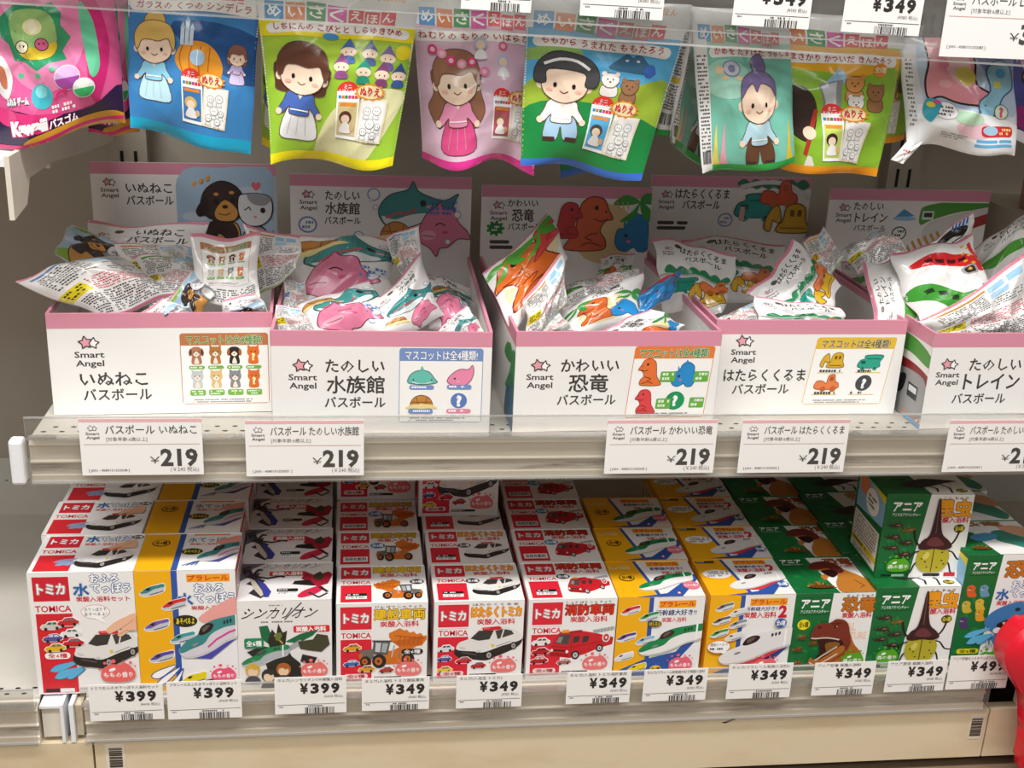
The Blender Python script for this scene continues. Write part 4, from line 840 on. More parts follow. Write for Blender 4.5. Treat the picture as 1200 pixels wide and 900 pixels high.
def whale(a, x, y, s, c='#6cc4b4'): a.push(x, y, s); a.oblob([(-20, 6), (-16, -6), (-4, -12), (10, -10), (18, 0), (22, 6), (10, 9), (-8, 9)], c, '#2f6a66', 1); a.blob([(-14, 5), (0, 8), (14, 5), (8, 8), (-8, 8)], '#e8f4f2'); a.blob([(-2, -12), (0, -19), (3, -12)], c); a.ell(-12, 2, 1, 1.2, K, n=8); a.ell(14, 2, 1, 1.2, K, n=8); a.pop()
def dolphin(a, x, y, s, c='#ee8fb4'): a.push(x, y, s); a.oblob([(-20, 4), (-14, -6), (-2, -14), (10, -14), (16, -20), (18, -8), (12, 6), (0, 12), (-12, 10)], c, '#8a3a5a', 1); a.blob([(-6, 8), (0, 16), (6, 8)], c); a.ell(-9, 0, 1.3, 1.5, K, n=8); a.ell(-4, 5, 2.4, 1.4, '#f7b8cc', n=8); a.pop()
def turtle(a, x, y, s): a.push(x, y, s); a.oblob([(-16, 6), (-12, -6), (0, -11), (12, -6), (16, 6), (0, 8)], '#c98a42', '#6a4220', 1); a.line([(-8, -8), (-4, 5), (6, 5), (8, -8)], 1, '#8a5a28'); a.line([(-14, 0), (14, 0)], 1, '#8a5a28'); a.blob([(-24, 10), (-14, 4), (14, 4), (24, 10), (10, 10), (-10, 10)], '#f0dc9a'); a.ell(0, 7, 6, 5, '#f0dc9a', n=12); a.pop()
def qball(a, x, y, r, c): a.ell(x, y, r, r, '#ffffff'); a.ell(x, y, r*.92, r*.92, c); a.text('?', x, y-r*.6, r*1.2, '#ffffff', bold=.06, align='c')
def it_aqua(a, W, H):
    whale(a, W*.27, H*.40, .62); dolphin(a, W*.74, H*.40, .62); turtle(a, W*.27, H*.72, .6); qball(a, W*.72, H*.70, 8, '#5f7fc0')
    for x, y, c in ((.27, .52, '#7a95cc'), (.72, .51, '#7a95cc'), (.26, .84, '#7a95cc'), (.72, .84, '#e88aa8')): a.rect(W*x-11, H*y-2, W*x+11, H*y+2.4, c, 2); a.tiny(W*x-9, H*y-1, W*x+9, 1, 2, '#fff', 1.8, int(x*90))
def dino_sit(a, x, y, s, c, d='#7a2f14', fl=1):
    a.push(x, y, s*fl, s); a.oblob([(-14, -22), (-10, -30), (0, -32), (8, -27), (11, -16), (13, -4), (18, 4), (20, 12), (-10, 12), (-13, 4), (-8, -4), (-12, -12), (-18, -14)], c, d, .9); a.ell(-4, -23, 1.8, 2.1, K, n=8); a.ell(-12, -20, .9, .9, K, n=6); a.line(smooth_pts([(-14, -14), (-8, -12), (-2, -14)], 3, False), .9, d); a.line(smooth_pts([(-6, -2), (0, -1), (4, 2), (-2, 4)], 3, False), .9, d); a.line(smooth_pts([(-10, 9), (0, 6), (8, 9)], 3, False), .9, d); a.pop()
def tricera(a, x, y, s, c='#2a8ed0', fl=1):
    a.push(x, y, s*fl, s); a.oblob([(-16, 2), (-14, -10), (-6, -12), (-2, -22), (6, -26), (16, -20), (18, -8), (20, 4), (16, 12), (8, 12), (4, 8), (-4, 12), (-12, 10)], c, '#134a78', .9); a.poly([(-8, -12), (-8, -20), (-3, -13)], c); a.poly([(1, -22), (4, -30), (8, -24)], c); a.ell(-5, -4, 1.7, 2, K, n=8); a.ell(-2, 2, 2.2, 1.4, '#e87a8a', n=8); a.pop()
def it_dino(a, W, H):
    dino_sit(a, W*.22, H*.44, .58, '#e9763a'); tricera(a, W*.64, H*.45, .62); dino_sit(a, W*.22, H*.84, .52, '#e2474a'); a.ell(W*.6, H*.76, 9, 9, '#0d7a44'); a.ell(W*.61, H*.76, 8.4, 8.6, '#14985a'); a.text('?', W*.6, H*.69, 9.5, '#fff', bold=.06, align='c')
    for x, y in ((.38, .42), (.80, .42), (.38, .80), (.80, .79)): a.rect(W*x-1, H*y-5, W*x+13, H*y+5, '#69b345', 1); a.tiny(W*x+1, H*y-3.6, W*x+12, 2, 4.2, '#eaf6dd', 2.6, int(x*50))
def digger(a, x, y, s, c='#e2b32c'): a.push(x, y, s); a.oblob([(-2, -14), (8, -18), (16, -14), (18, -2), (20, 2), (20, 9), (-8, 9), (-8, 2), (-4, -2)], c, '#6a4a10', 1); a.oblob([(-6, -2), (-10, -16), (-18, -10), (-22, 4), (-16, 8), (-14, -2), (-10, 0)], c, '#6a4a10', 1); a.rect(2, -12, 6, -6, '#7a5a18'); a.rect(9, -12, 13, -6, '#7a5a18'); a.line([(-6, 5), (18, 5)], 1, '#7a5a18'); a.pop()
def truck(a, x, y, s, c='#2fa890', d='#175a50'): a.push(x, y, s); a.oblob([(-20, 8), (-20, -4), (-12, -8), (-10, -14), (20, -14), (17, -2), (16, 8)], c, d, 1); a.rect(-17, -4, -9, 1, d); a.ell(-12, 9, 4.4, 4.4, c, n=10); a.ell(-12, 9, 2, 2, d, n=8); a.ell(10, 9, 4.4, 4.4, c, n=10); a.ell(10, 9, 2, 2, d, n=8); a.line([(-8, -8), (16, -8)], 1, d); a.pop()
def roller(a, x, y, s, c='#e8824a'): a.push(x, y, s); a.oblob([(-20, 8), (-20, -6), (-8, -6), (-2, -2), (0, -16), (10, -18), (14, -6), (20, -2), (18, 8)], c, '#8a3c18', 1); a.rect(3, -14, 9, -7, '#a85428'); a.ell(-6, 8, 5, 5, '#c8642e', n=10); a.ell(12, 8, 5.6, 5.6, '#c8642e', n=10); a.pop()
def it_car(a, W, H):
    digger(a, W*.26, H*.37, .56); truck(a, W*.74, H*.38, .56); roller(a, W*.26, H*.70, .56); a.ell(W*.72, H*.68, 8.2, 8.2, '#4b4b50'); a.text('?', W*.72, H*.62, 9, '#fff', bold=.06, align='c')
    for x, y in ((.26, .50), (.74, .50), (.26, .83), (.72, .83)): a.tiny(W*x-11, H*y-1.4, W*x+11, 1, 2, '#444', 2.4, int(x*80), .95); a.rect(W*x-13, H*y+1.4, W*x+13, H*y+2, '#e2b32c')
def title_block(a, lines, col=DKT, bold=.028):
    for t, x0, x1, y0, y1 in lines: a.text(t, x0, y0, y1-y0, col, w=x1-x0, bold=bold)
def pets_scene(a, x, y, s):
    a.push(x, y, s); a.clip(-52, -60, 60, 62); a.blob([(-50, -45), (0, -58), (64, -50), (64, 70), (-50, 70)], '#a9c4dc'); a.blob([(-50, 40), (0, 30), (64, 20), (64, 80), (-50, 80)], '#8cb240'); a.ell(-30, 0, 16, 6, '#c8d6e4'); a.ell(30, -30, 18, 6, '#c8d6e4')
    a.oblob([(-22, 64), (-26, 30), (-16, 8), (6, 6), (20, 14), (20, 64)], '#c98f4a', K, 1.4); a.oblob([(-24, 30), (-12, 6), (8, 4), (18, 20), (12, 34), (-4, 20), (-12, 36)], '#3a2c28', K, 1)
    a.oblob([(-24, -8), (-20, -30), (-4, -42), (12, -40), (24, -28), (26, -8), (12, 6), (-10, 4)], '#3a2c28', K, 1.2); a.blob([(-18, -24), (-30, -8), (-26, 0), (-16, -6)], '#2a201e'); a.blob([(-8, -6), (4, -20), (18, -8), (14, 4), (-4, 4)], '#c98f4a'); a.ell(-6, -18, 3, 3.4, K); a.ell(13, -20, 3, 3.4, K); a.ell(-6, -27, 3, 2, '#c98f4a'); a.ell(12, -29, 3, 2, '#c98f4a'); a.ell(4, -12, 3.4, 2.4, K); a.line(smooth_pts([(-4, -4), (4, -2), (10, -5)], 3, False), 1, K)
    a.oblob([(24, 64), (22, 30), (30, 14), (46, 12), (58, 30), (56, 64)], '#8e8f94', K, 1.4); a.blob([(28, 64), (28, 28), (36, 18), (44, 24), (46, 64)], '#eceae8'); a.line(smooth_pts([(56, 56), (66, 40), (60, 20), (68, 10)], 3, False), 4, '#77787c')
    a.oblob([(20, -2), (20, -24), (30, -28), (46, -28), (58, -22), (58, -2), (46, 10), (30, 10)], '#dcdde0', K, 1.2); a.blob([(30, -27), (46, -28), (58, -22), (50, -14), (36, -16)], '#9a9ba0'); a.line([(26, -8), (32, -12), (34, -8)], 1.2, K); a.ell(48, -8, 3, 3.4, K); a.ell(39, 0, 2, 1.4, '#e28a96'); a.clip(); a.pop()
def heart(a, x, y, s, c='#e06a78'): a.blob([(x, y+s), (x-s, y-.2*s), (x-.5*s, y-s), (x, y-.5*s), (x+.5*s, y-s), (x+s, y-.2*s)], c)
def stamp(a, x, y, r, c, leaf=None):
    if leaf:
        for k in range(9): t = 2*pi*k/9; a.ell(x+cos(t)*r, y+sin(t)*r*.8, r*.5, r*.3, leaf, math.degrees(t), 8)
    a.ell(x, y, r, r*.9, c); a.ell(x, y, r*.82, r*.72, '#f3f0ee' if not leaf else c); a.tiny(x-r*.6, y-r*.4, x+r*.6, 2, r*.5, c if not leaf else '#eee', r*.3, 2)
def bubbles(a, pts, c='#7a9acc'):
    for x, y, r in pts: a.ell(x, y, r, r, c, n=14); a.ell(x, y, r*.82, r*.82, '#f1efee', n=14)
def sharkwhale(a, x, y, s): a.push(x, y, s); a.oblob([(-38, 10), (-36, -4), (-24, -16), (-4, -22), (2, -32), (8, -21), (22, -14), (40, -10), (56, -18), (50, -4), (54, 8), (38, 2), (20, 14), (-4, 24), (-26, 24)], '#3f8f8e', '#1c4a4c', 1.2); a.blob([(-35, 10), (-20, 14), (0, 8), (20, 6), (20, 13), (-4, 23), (-26, 23)], '#dfe7e6'); a.line(smooth_pts([(-30, 12), (-14, 6), (-2, 6), (6, 0)], 3, False), 3, '#c05a66'); a.ell(14, -6, 3.6, 4, K); a.ell(22, -2, 4, 2, '#e79aa2'); [a.line([(26+5*k, -8), (25+5*k, 2)], 1, '#1c4a4c') for k in range(3)]; a.pop()
def pinkdol(a, x, y, s): a.push(x, y, s); a.oblob([(-22, 4), (-14, -16), (-2, -26), (4, -32), (8, -24), (20, -22), (26, -8), (36, 2), (40, 12), (26, 12), (14, 22), (4, 24), (0, 34), (-8, 24), (-20, 16)], '#e07f9e', '#8a3a5a', 1.2); a.line(smooth_pts([(-2, -4), (4, -7), (10, -4)], 3, False), 1.4, K); a.ell(-10, 8, 9, 6, '#eda6ba'); a.line([(-18, 8), (-3, 10)], 1, '#8a3a5a'); a.ell(10, 4, 3.6, 2, '#d0587c'); a.pop()
def leaf(a, x, y, s, c='#3f9a44'):
    a.push(x, y, s)
    for p in ([(0, 0), (-16, -8), (-30, 2), (-18, 4)], [(0, 0), (-8, 10), (-22, 22), (-6, 18)], [(0, 0), (12, 8), (14, 22), (4, 16)], [(0, 0), (6, -10), (24, -6), (14, 2)]): a.blob(p, c)
    a.pop()
def header_art(kind, W):
    a = Art(W, 110); a.rect(0, 0, W, 110, '#f0ecea'); a.rect(0, 0, W, 12.5, PK); logo(a, 9, 17, 20, DKT, '#d9a0a8')
    if kind == 'pets': a.rect(92, 12.5, W, 110, '#b7c6d6'); pets_scene(a, 136, 58, .92); heart(a, W-22, 24, 5); [a.ell(108+7*k, 22-3*k, 2, 3.4, '#e0a050', 30) for k in range(3)]; a.clip(); title_block(a, [('いぬねこ', 36, 84, 22, 33), ('バスボール', 36, 85, 36, 46)])
    if kind == 'aqua': title_block(a, [('たのしい', 37, 73, 17, 27), ('水族館', 37, 73, 30, 42), ('バスボール', 36, 74, 45, 53)]); stamp(a, 18, 54, 10, '#6a86c0'); sharkwhale(a, 128, 34, .9); turtle(a, 112, 60, 1); pinkdol(a, 156, 56, .9); bubbles(a, ((88, 20, 7), (90, 34, 3), (85, 26, 2), (178, 40, 4), (72, 66, 6), (168, 70, 3))); a.text('みずあそび', 148, 22, 6, '#5a78c0', w=30, bold=.02, rot=6); a.tiny(148, 32, 178, 2, 5, '#5a78c0', 3.4, 3)
    if kind == 'dino': title_block(a, [('かわいい', 29, 62, 15, 23), ('恐竜', 34, 58, 26, 39), ('バスボール', 30, 66, 41, 49)]); stamp(a, 16, 47, 7, '#2e7a38', '#3a9a44'); a.rect(10, 60, 32, 64, '#4b4643', 2); a.rect(10, 66, 36, 70, '#4b4643', 2); a.ell(138, 52, 36, 34, '#dcc08a'); dino_sit(a, 122, 54, 1.35, '#d9633a', '#6a2410', -1); dino_sit(a, 96, 46, .9, '#c9383a', '#6a1414', -1); tricera(a, 168, 58, 1.1, '#2a80b8'); leaf(a, 176, 16, 1); [a.line([(60+5*k, 70), (70+4*k, 58)], 1, '#8a7a6a') for k in range(3)]; [a.line([(150+6*k, 16), (153+5*k, 24)], 1.2, '#c8a050') for k in range(3)]
    if kind == 'car': title_block(a, [('はたらくくるま', 29, 92, 15, 26), ('バスボール', 38, 82, 28, 38)]); a.rect(10, 52, 30, 56, '#4b4643', 2); a.rect(33, 52, 46, 56, '#4b4643', 2); a.rect(10, 58, 44, 62, '#4b4643', 2); stamp(a, 90, 50, 9, '#7a94c8'); [a.blob([(100+14*k, 8), (108+14*k, 2), (116+14*k, 8), (110+14*k, 14)], '#2f7a58') for k in range(6)]; a.line(smooth_pts([(104, 12), (130, 6), (160, 8), (188, 24)], 4, False), 5, '#d9d6d2'); truck(a, 126, 36, 1.15, '#2a9a94'); roller(a, 152, 22, 1.0, '#d8583a'); digger(a, 164, 52, 1.25, '#d8a82c'); a.rect(106, 34, 112, 50, '#d8b0a8')
    if kind == 'train':
        title_block(a, [('たのしい', 30, 65, 15, 24), ('トレイン', 33, 71, 27, 38), ('バスボール', 33, 71, 41, 48)]); stamp(a, 88, 50, 9, '#3a5a3a'); a.poly([(80, 32), (90, 22), (94, 24), (104, 30)], '#4a9ad0'); a.ell(92, 33, 14, 2.6, '#9ac4e4'); a.clip(100, 14, W, 110)
        a.blob([(110, 26), (116, 18), (150, 12), (200, 8), (200, 20), (160, 24), (126, 34), (112, 40)], '#4f9a3c'); a.rect(113, 24, 127, 34, '#d7e0d2'); a.rect(115, 26, 125, 31, '#2b3a2a'); a.blob([(116, 54), (122, 38), (150, 28), (200, 18), (200, 34), (160, 42), (130, 62)], '#d8d6d4'); a.blob([(160, 38), (200, 24), (200, 34), (166, 46)], '#a8363a')
        for k in range(6): a.line([(98+7*k, 62-3*k), (106+7*k, 74-3*k)], 3, '#c98a42')
        a.clip()
    return a
def front_art(kind, W, H):
    a = Art(W, H); a.rect(0, 0, W, H, '#f4f2f0'); a.rect(0, 0, W, 12.8, PK)
    if kind == 'pets': logo(a, 21, 20, 27, DKT); title_block(a, [('いぬねこ', 25, 83, 54, 67), ('バスボール', 27, 86, 70, 81)]); mascots(a, 113, 18, 191, 86, '#c07a4a', '#4f8a2c', '#eef6dc', '8', it_pets)
    if kind == 'aqua': logo(a, 14, 25, 26, DKT); title_block(a, [('たのしい', 47, 98, 25, 37), ('水族館', 48, 98, 41, 56), ('バスボール', 46, 99, 60, 70)]); mascots(a, 111, 14, 185, 84, '#7a95cc', '#ffffff', '#4a64a4', '4', it_aqua)
    if kind == 'dino': logo(a, 10, 25, 26, DKT); title_block(a, [('かわいい', 42, 95, 25, 37), ('恐竜', 50, 86, 40, 56), ('バスボール', 40, 94, 59, 69)]); mascots(a, 109, 13, 184, 82, '#e8803e', '#1f8a4a', '#f0f6e0', '4', it_dino, -.08)
    if kind == 'car': logo(a, 16, 14, 26, DKT); title_block(a, [('はたらくくるま', 12, 93, 48, 60), ('バスボール', 22, 78, 63, 73)]); mascots(a, 101, 16, 181, 84, '#e9bf3a', '#5a5040', '#fff3c8', '4', it_car, -.12)
    if kind == 'train': logo(a, 7, 24, 25, DKT); title_block(a, [('たのしい', 40, 92, 24, 36), ('トレイン', 37, 93, 39, 55), ('バスボール', 28, 82, 59, 69)]); mascots(a, 110, 14, 185, 84, '#5aa04a', '#ffffff', '#2a6a2a', '4', it_car)
    return a
def side_art(kind, D, H):
    a = Art(D, H); a.rect(0, 0, D, H, '#f2f0ee'); a.rect(0, 0, D, 12.8, PK)
    if kind == 'dino': leaf(a, D-20, 34, 1.5); a.blob([(D-50, 95), (D-40, 60), (D-20, 44), (D-6, 50), (D-2, 95)], '#1f5f88'); leaf(a, D-8, 30, 1.4, '#2f8f3c')
    elif kind == 'train':
        a.blob([(D-90, 20), (D-40, 14), (D, 22), (D, 34), (D-40, 30), (D-90, 34)], '#4f9a3c'); a.blob([(D-90, 44), (D-40, 38), (D, 42), (D, 52), (D-50, 50), (D-90, 54)], '#8e2326'); a.blob([(D-90, 90), (D-80, 60), (D-50, 48), (D-10, 46), (D, 56), (D, 84), (D-50, 96)], '#9a9a9c'); a.blob([(D-60, 70), (D-52, 56), (D-40, 54), (D-44, 70), (D-56, 76)], '#1f1d1e'); a.rect(D-34, 58, D-14, 72, '#2b2b30'); a.rect(D-32, 60, D-16, 66, '#d9dce0')
        for k in range(5): a.line([(D-40+8*k, 96), (D-34+8*k, 86)], 2.4, '#d88a4a')
        a.rect(D-36, 90, D, 95, '#7ab0dc')
    elif kind == 'car': truck(a, D-70, 50, 1.3)
    return a
def inner_art(D, H): a = Art(D, H); a.rect(0, 0, D, 5, PK); a.poly([(30, H-30), (36, H-38), (42, H-30)], '#d0303a'); a.text('シールをはがしてください', D/2-20, 36, 6.5, '#d97a70', w=70, bold=0); return a
CORR = M_CORR
CARTONS = [('pets', (38, 372, 'x'), .2, 'dog and cat'), ('aqua',), ('dino',), ('car',), ('train',)]
def carton(kind, xl, yf, w_, rz, name, label, D=.278, H=.0945, HH=.182, header_tilt=0):
    r = empty('display_carton', (xl, yf, ZD+.0006), rz); tag(r, label, 'carton', 'open display cartons on the upper shelf')
    T = .0022; W = w_*1000
    fp = MB().box(0, w_, 0, T, 0, H).build('front_panel', CORR, r)
    link('printed_artwork', print_mesh('printed_artwork', [(front_art(kind, W, H*1000), lambda x, y, h: (x/1000, -h, H-y/1000), None)], M_INK), fp)
    MB().box(0, w_, -.0003, T+.0003, H-.0002, H+.0009).build('pink_rim', M_PINK, r)
    for s in (0, 1):
        x0 = 0 if s == 0 else w_-T
        sp = MB().box(x0, x0+T, T, D, 0, H).build('side_panel', CORR, r)
        MB().box(x0-.0003, x0+T+.0003, T, D, H-.0002, H+.0009).build('pink_rim', M_PINK, r)
        if s == 0: items = [(side_art(kind, D*1000, H*1000), lambda x, y, h: (-h, D-x/1000, H-y/1000), None)]
        else: items = [(side_art('plain', D*1000, H*1000), lambda x, y, h: (w_+h, x/1000, H-y/1000), None)]
        items.append((inner_art(D*1000, H*1000), (lambda x, y, h: (T+h, x/1000, H-y/1000)) if s == 0 else (lambda x, y, h: (w_-T-h, D-x/1000, H-y/1000)), None))
        link('printed_artwork', print_mesh('printed_artwork', items, M_INK), sp)
    hp = MB().box(0, w_, D, D+T, 0, HH).build('header_panel', CORR, r)
    link('printed_artwork', print_mesh('printed_artwork', [(header_art(kind, W), lambda x, y, h: (x/1000, D-h, HH-y/1000), None)], M_INK), hp)
    MB().box(T, w_-T, T, D, .0, T).build('bottom_panel', CORR, r)
    return r
def yawof(xf, xb, D=.278): return math.atan2(-(xb-xf), D)
carton('pets', -.0215, .058, .1955, yawof(-.0215, -.034), '', 'white carton with pink rim of dog and cat bath balls, leftmost in the row')
carton('aqua', .1755, .012, .1925, yawof(.1755, .179), '', 'white carton with pink rim picturing a whale and pink dolphin, second from the left')
carton('dino', .3895, .012, .1885, yawof(.3895, .383), '', 'white carton with pink rim picturing orange and blue dinosaurs, middle of the row', HH=.174)
carton('car', .5835, .052, .189, yawof(.5835, .579), '', 'white carton with pink rim picturing work vehicles, fourth from the left')
carton('train', .7805, .014, .192, yawof(.7805, .775), '', 'white carton with pink rim picturing a green train, rightmost and cut by the frame', HH=.178)
# ================================================================== film pouches
import numpy as np
def surf(q, bulge, amp, seed, hem=0, topflat=.0, warp=0):
    """analytic pouch surface over the quad q = TL, TR, BR, BL (Vectors)"""
    P = [np.array(p) for p in q]; rr = random.Random(seed)
    n = np.cross(P[1]-P[0], P[3]-P[0]); n2 = np.cross(P[2]-P[3], P[2]-P[1]); n = n+n2; n /= np.linalg.norm(n)
    if n @ np.array(CAM - Vector(P[0])) < 0: n = -n
    wv = [(rr.uniform(-8, 8), rr.uniform(-8, 8), rr.uniform(0, 6), rr.uniform(.3, 1)) for _ in range(5)]
    wf = [(rr.uniform(-22, 22), rr.uniform(-22, 22), rr.uniform(0, 6), rr.uniform(.15, .35)) for _ in range(4)]
    ph = rr.uniform(0, 6); hf = rr.uniform(.9, 1.5)
    down = (P[3]+P[2]-P[0]-P[1])/2; right = (P[1]+P[2]-P[0]-P[3])/2
    wp = [(rr.uniform(2.5, 6.5), rr.uniform(2.5, 6.5), rr.uniform(0, 6)) for _ in range(4)]
    X = rr.uniform(.25, .75), rr.uniform(.35, .7)
    def S(u, v, side, h):
        u = np.asarray(u, float); v = np.asarray(v, float)
        b = np.outer((1-u)*(1-v), P[0])+np.outer(u*(1-v), P[1])+np.outer(u*v, P[2])+np.outer((1-u)*v, P[3])
        f = np.clip(np.sin(pi*np.clip(u, 0, 1)), 0, 1)**.55*np.clip(np.sin(pi*np.clip((v-topflat)/(1-topflat), 0, 1)), 0, 1)**.55
        c = sum(a*np.sin(i*u+j*v+k) for i, j, k, a in wv)*.5 + sum(a*(1-2*np.abs(np.sin(.5*(i*u+j*v+k)))) for i, j, k, a in wf)*.7
        edge = .35+.65*f
        # folds running out of a pinch point, as film creases do
        th = np.arctan2(v-X[1], u-X[0]); rd = np.hypot(u-X[0], v-X[1]); c = c + .8*np.sin(th*5+ph)*np.clip(rd*2.2, 0, 1)*(1-np.clip(rd-.35, 0, 1))
        d = bulge*f*side + amp*c*edge + hem*np.clip(v, 0, 1)**5*np.sin(2*pi*hf*u+ph) + h
        b = b + np.outer(d, n)
        if warp:
            b = b + np.outer(warp*(np.sin(wp[0][0]*v+wp[0][2])+.6*np.sin(wp[1][0]*u+2*wp[1][1]*v+wp[1][2])), right) + np.outer(warp*(np.sin(wp[2][0]*u+wp[2][2])+.6*np.sin(2*wp[3][0]*u+wp[3][1]*v+wp[3][2])), down)
        if hem: b = b + np.outer(.02*np.clip(v, 0, 1)**4*np.sin(2*pi*hf*u+ph+.8), down)*(hem/.006)
        return b
    return S, n
def print_film(name, art, S, off, me_, m, eps):
    U, V, Hh, C, F = [], [], [], [], []
    for tris, col, _, L in art.e:
        st = list(tris); h = 3e-4+eps*L
        while st:
            t = st.pop(); a, b, c = t
            d0 = (a[0]-b[0])**2+(a[1]-b[1])**2; d1 = (b[0]-c[0])**2+(b[1]-c[1])**2; d2 = (c[0]-a[0])**2+(c[1]-a[1])**2
            if max(d0, d1, d2) > me_*me_:
                if d1 >= d0 and d1 >= d2: a, b, c = b, c, a
                elif d2 >= d0 and d2 >= d1: a, b, c = c, a, b
                m_ = ((a[0]+b[0])/2, (a[1]+b[1])/2); st.append((a, m_, c)); st.append((m_, b, c)); continue
            for p in t: U.append(p[0]); V.append(p[1]); Hh.append(h); C.extend(col)
    U = np.array(U)/art.W; V = np.array(V)/art.H; Hh = np.array(Hh)
    co = S(U, V, 1, Hh)-off
    du = S(U+.01, V, 1, Hh)-S(U-.01, V, 1, Hh); dv = S(U, V+.01, 1, Hh)-S(U, V-.01, 1, Hh)
    nn = np.cross(dv, du); nn /= np.linalg.norm(nn, axis=1)[:, None]+1e-12
    me = bpy.data.meshes.new(name); k = len(co)
    me.vertices.add(k); me.vertices.foreach_set('co', co.ravel()); me.loops.add(k); me.loops.foreach_set('vertex_index', np.arange(k))
    me.polygons.add(k//3); me.polygons.foreach_set('loop_start', np.arange(0, k, 3)); 
    # wind every triangle like the surface normal
    idx = np.arange(k).reshape(-1, 3); fn = np.cross(co[idx[:, 1]]-co[idx[:, 0]], co[idx[:, 2]]-co[idx[:, 0]])
    toc = np.array(CAM)-off
    s0 = np.sign((nn*np.array(NREF[0])).sum(1)); nn = nn*s0[:, None]
    bad = (fn*nn[idx[:, 0]]).sum(1) < 0; idx[bad] = idx[bad][:, [0, 2, 1]]; me.loops.foreach_set('vertex_index', idx.ravel())
    me.update(); me.validate()
    a = me.color_attributes.new('Col', 'FLOAT_COLOR', 'POINT'); a.data.foreach_set('color', np.array(C, dtype=np.float32))
    me.polygons.foreach_set('use_smooth', [True]*len(me.polygons))
    me.normals_split_custom_set_from_vertices(nn.tolist()); me.materials.append(m); return me
NREF = [None]
def pouch(name, quad, art, label, cat, group, bulge=.009, amp=.0018, seed=1, hem=0, back=None, nu=26, nv=30, me_=None, film=None, eps=1.1e-4, topflat=0, strip=None, warp=0):
    q = [at(*p) if len(p) == 3 else Vector(p[:3]) for p in quad]
    off = sum(q, Vector())/4; offn = np.array(off); S, n = surf(q, bulge, amp, seed, hem, topflat, warp); NREF[0] = n
    uu, vv = np.meshgrid(np.linspace(0, 1, nu+1), np.linspace(0, 1, nv+1)); uu, vv = uu.ravel(), vv.ravel()
    rim = (np.minimum(np.minimum(uu, 1-uu), np.minimum(vv, 1-vv)) < 1e-6)
    A = S(uu, vv, 1, np.where(rim, 0, -6e-4))-offn; B = S(uu, vv, -1, -8e-4)-offn
    N = len(uu); V = np.vstack([A, B]); F = []
    for j in range(nv):
        for i in range(nu):
            a = j*(nu+1)+i; F.append((a, a+1, a+nu+2, a+nu+1)); F.append((N+a, N+a+nu+1, N+a+nu+2, N+a+1))
    for i in range(nu): F.append((i, N+i, N+i+1, i+1)); k = nv*(nu+1)+i; F.append((k, k+1, N+k+1, N+k))
    for j in range(nv): k = j*(nu+1); F.append((k, k+nu+1, N+k+nu+1, N+k)); k += nu; F.append((k, N+k, N+k+nu+1, k+nu+1))
    me = bpy.data.meshes.new('pouch_film'); me.from_pydata(V.tolist(), [], F); me.polygons.foreach_set('use_smooth', [True]*len(F)); me.materials.append(back or M_SILVER)
    o = link(name, me, None, off); tag(o, label, cat, group)
    link('printed_front', print_film('printed_front', art, S, offn, me_ or art.W/40, film or M_FILM, eps), o)
    return o
# ------------------------------------------------------------------ wrapped bath balls tumbled in the cartons (art face 110 x 150)
PB = '#e08aa0'
def w_front(kind):
    a = Art(110, 150); a.rect(0, 0, 110, 150, '#eceae9'); a.rect(0, 0, 110, 7, PB); a.ell(30, 19, 4.5, 4.5, '#5a4a44'); logo(a, 8, 24, 18, DKT)
    if kind == 'pets': title_block(a, [('いぬねこ', 48, 92, 18, 32), ('バスボール', 44, 98, 35, 48)]); pets_scene(a, 58, 104, .85)
    if kind == 'aqua': title_block(a, [('たのしい', 40, 76, 14, 24), ('水族館', 40, 76, 28, 40), ('バスボール', 38, 78, 44, 53)]); sharkwhale(a, 56, 84, .95); pinkdol(a, 70, 122, .8); turtle(a, 28, 122, .9); bubbles(a, ((14, 70, 6), (96, 66, 5), (100, 100, 4)))
    if kind == 'dino': title_block(a, [('かわいい', 40, 80, 14, 25), ('恐竜', 46, 76, 28, 42), ('バスボール', 38, 82, 46, 56)]); a.ell(58, 104, 40, 34, '#e3cfa0'); dino_sit(a, 44, 112, 1.5, '#d8682e', '#7a2a10'); tricera(a, 86, 122, 1.1); leaf(a, 98, 66, 1); leaf(a, 18, 70, .8)
    if kind == 'car': title_block(a, [('はたらくくるま', 34, 98, 16, 30), ('バスボール', 42, 90, 34, 46)]); [a.blob([(8+16*k, 74), (18+16*k, 62), (28+16*k, 74), (18+16*k, 80)], '#2f8a5c') for k in range(6)]; a.rect(0, 78, 110, 82, '#b9b6b2'); truck(a, 30, 104, 1.3, '#2a9a84'); digger(a, 78, 118, 1.4); roller(a, 88, 94, 1.1)
    if kind == 'train': title_block(a, [('たのしい', 38, 78, 14, 25), ('トレイン', 36, 80, 28, 40), ('バスボール', 36, 80, 44, 53)]); a.blob([(0, 90), (40, 76), (110, 70), (110, 92), (50, 100), (20, 112)], '#4fa03a'); minitrain(a, 20, 116, 3.4, '#c8303a', '#e2e2e2')
    return a
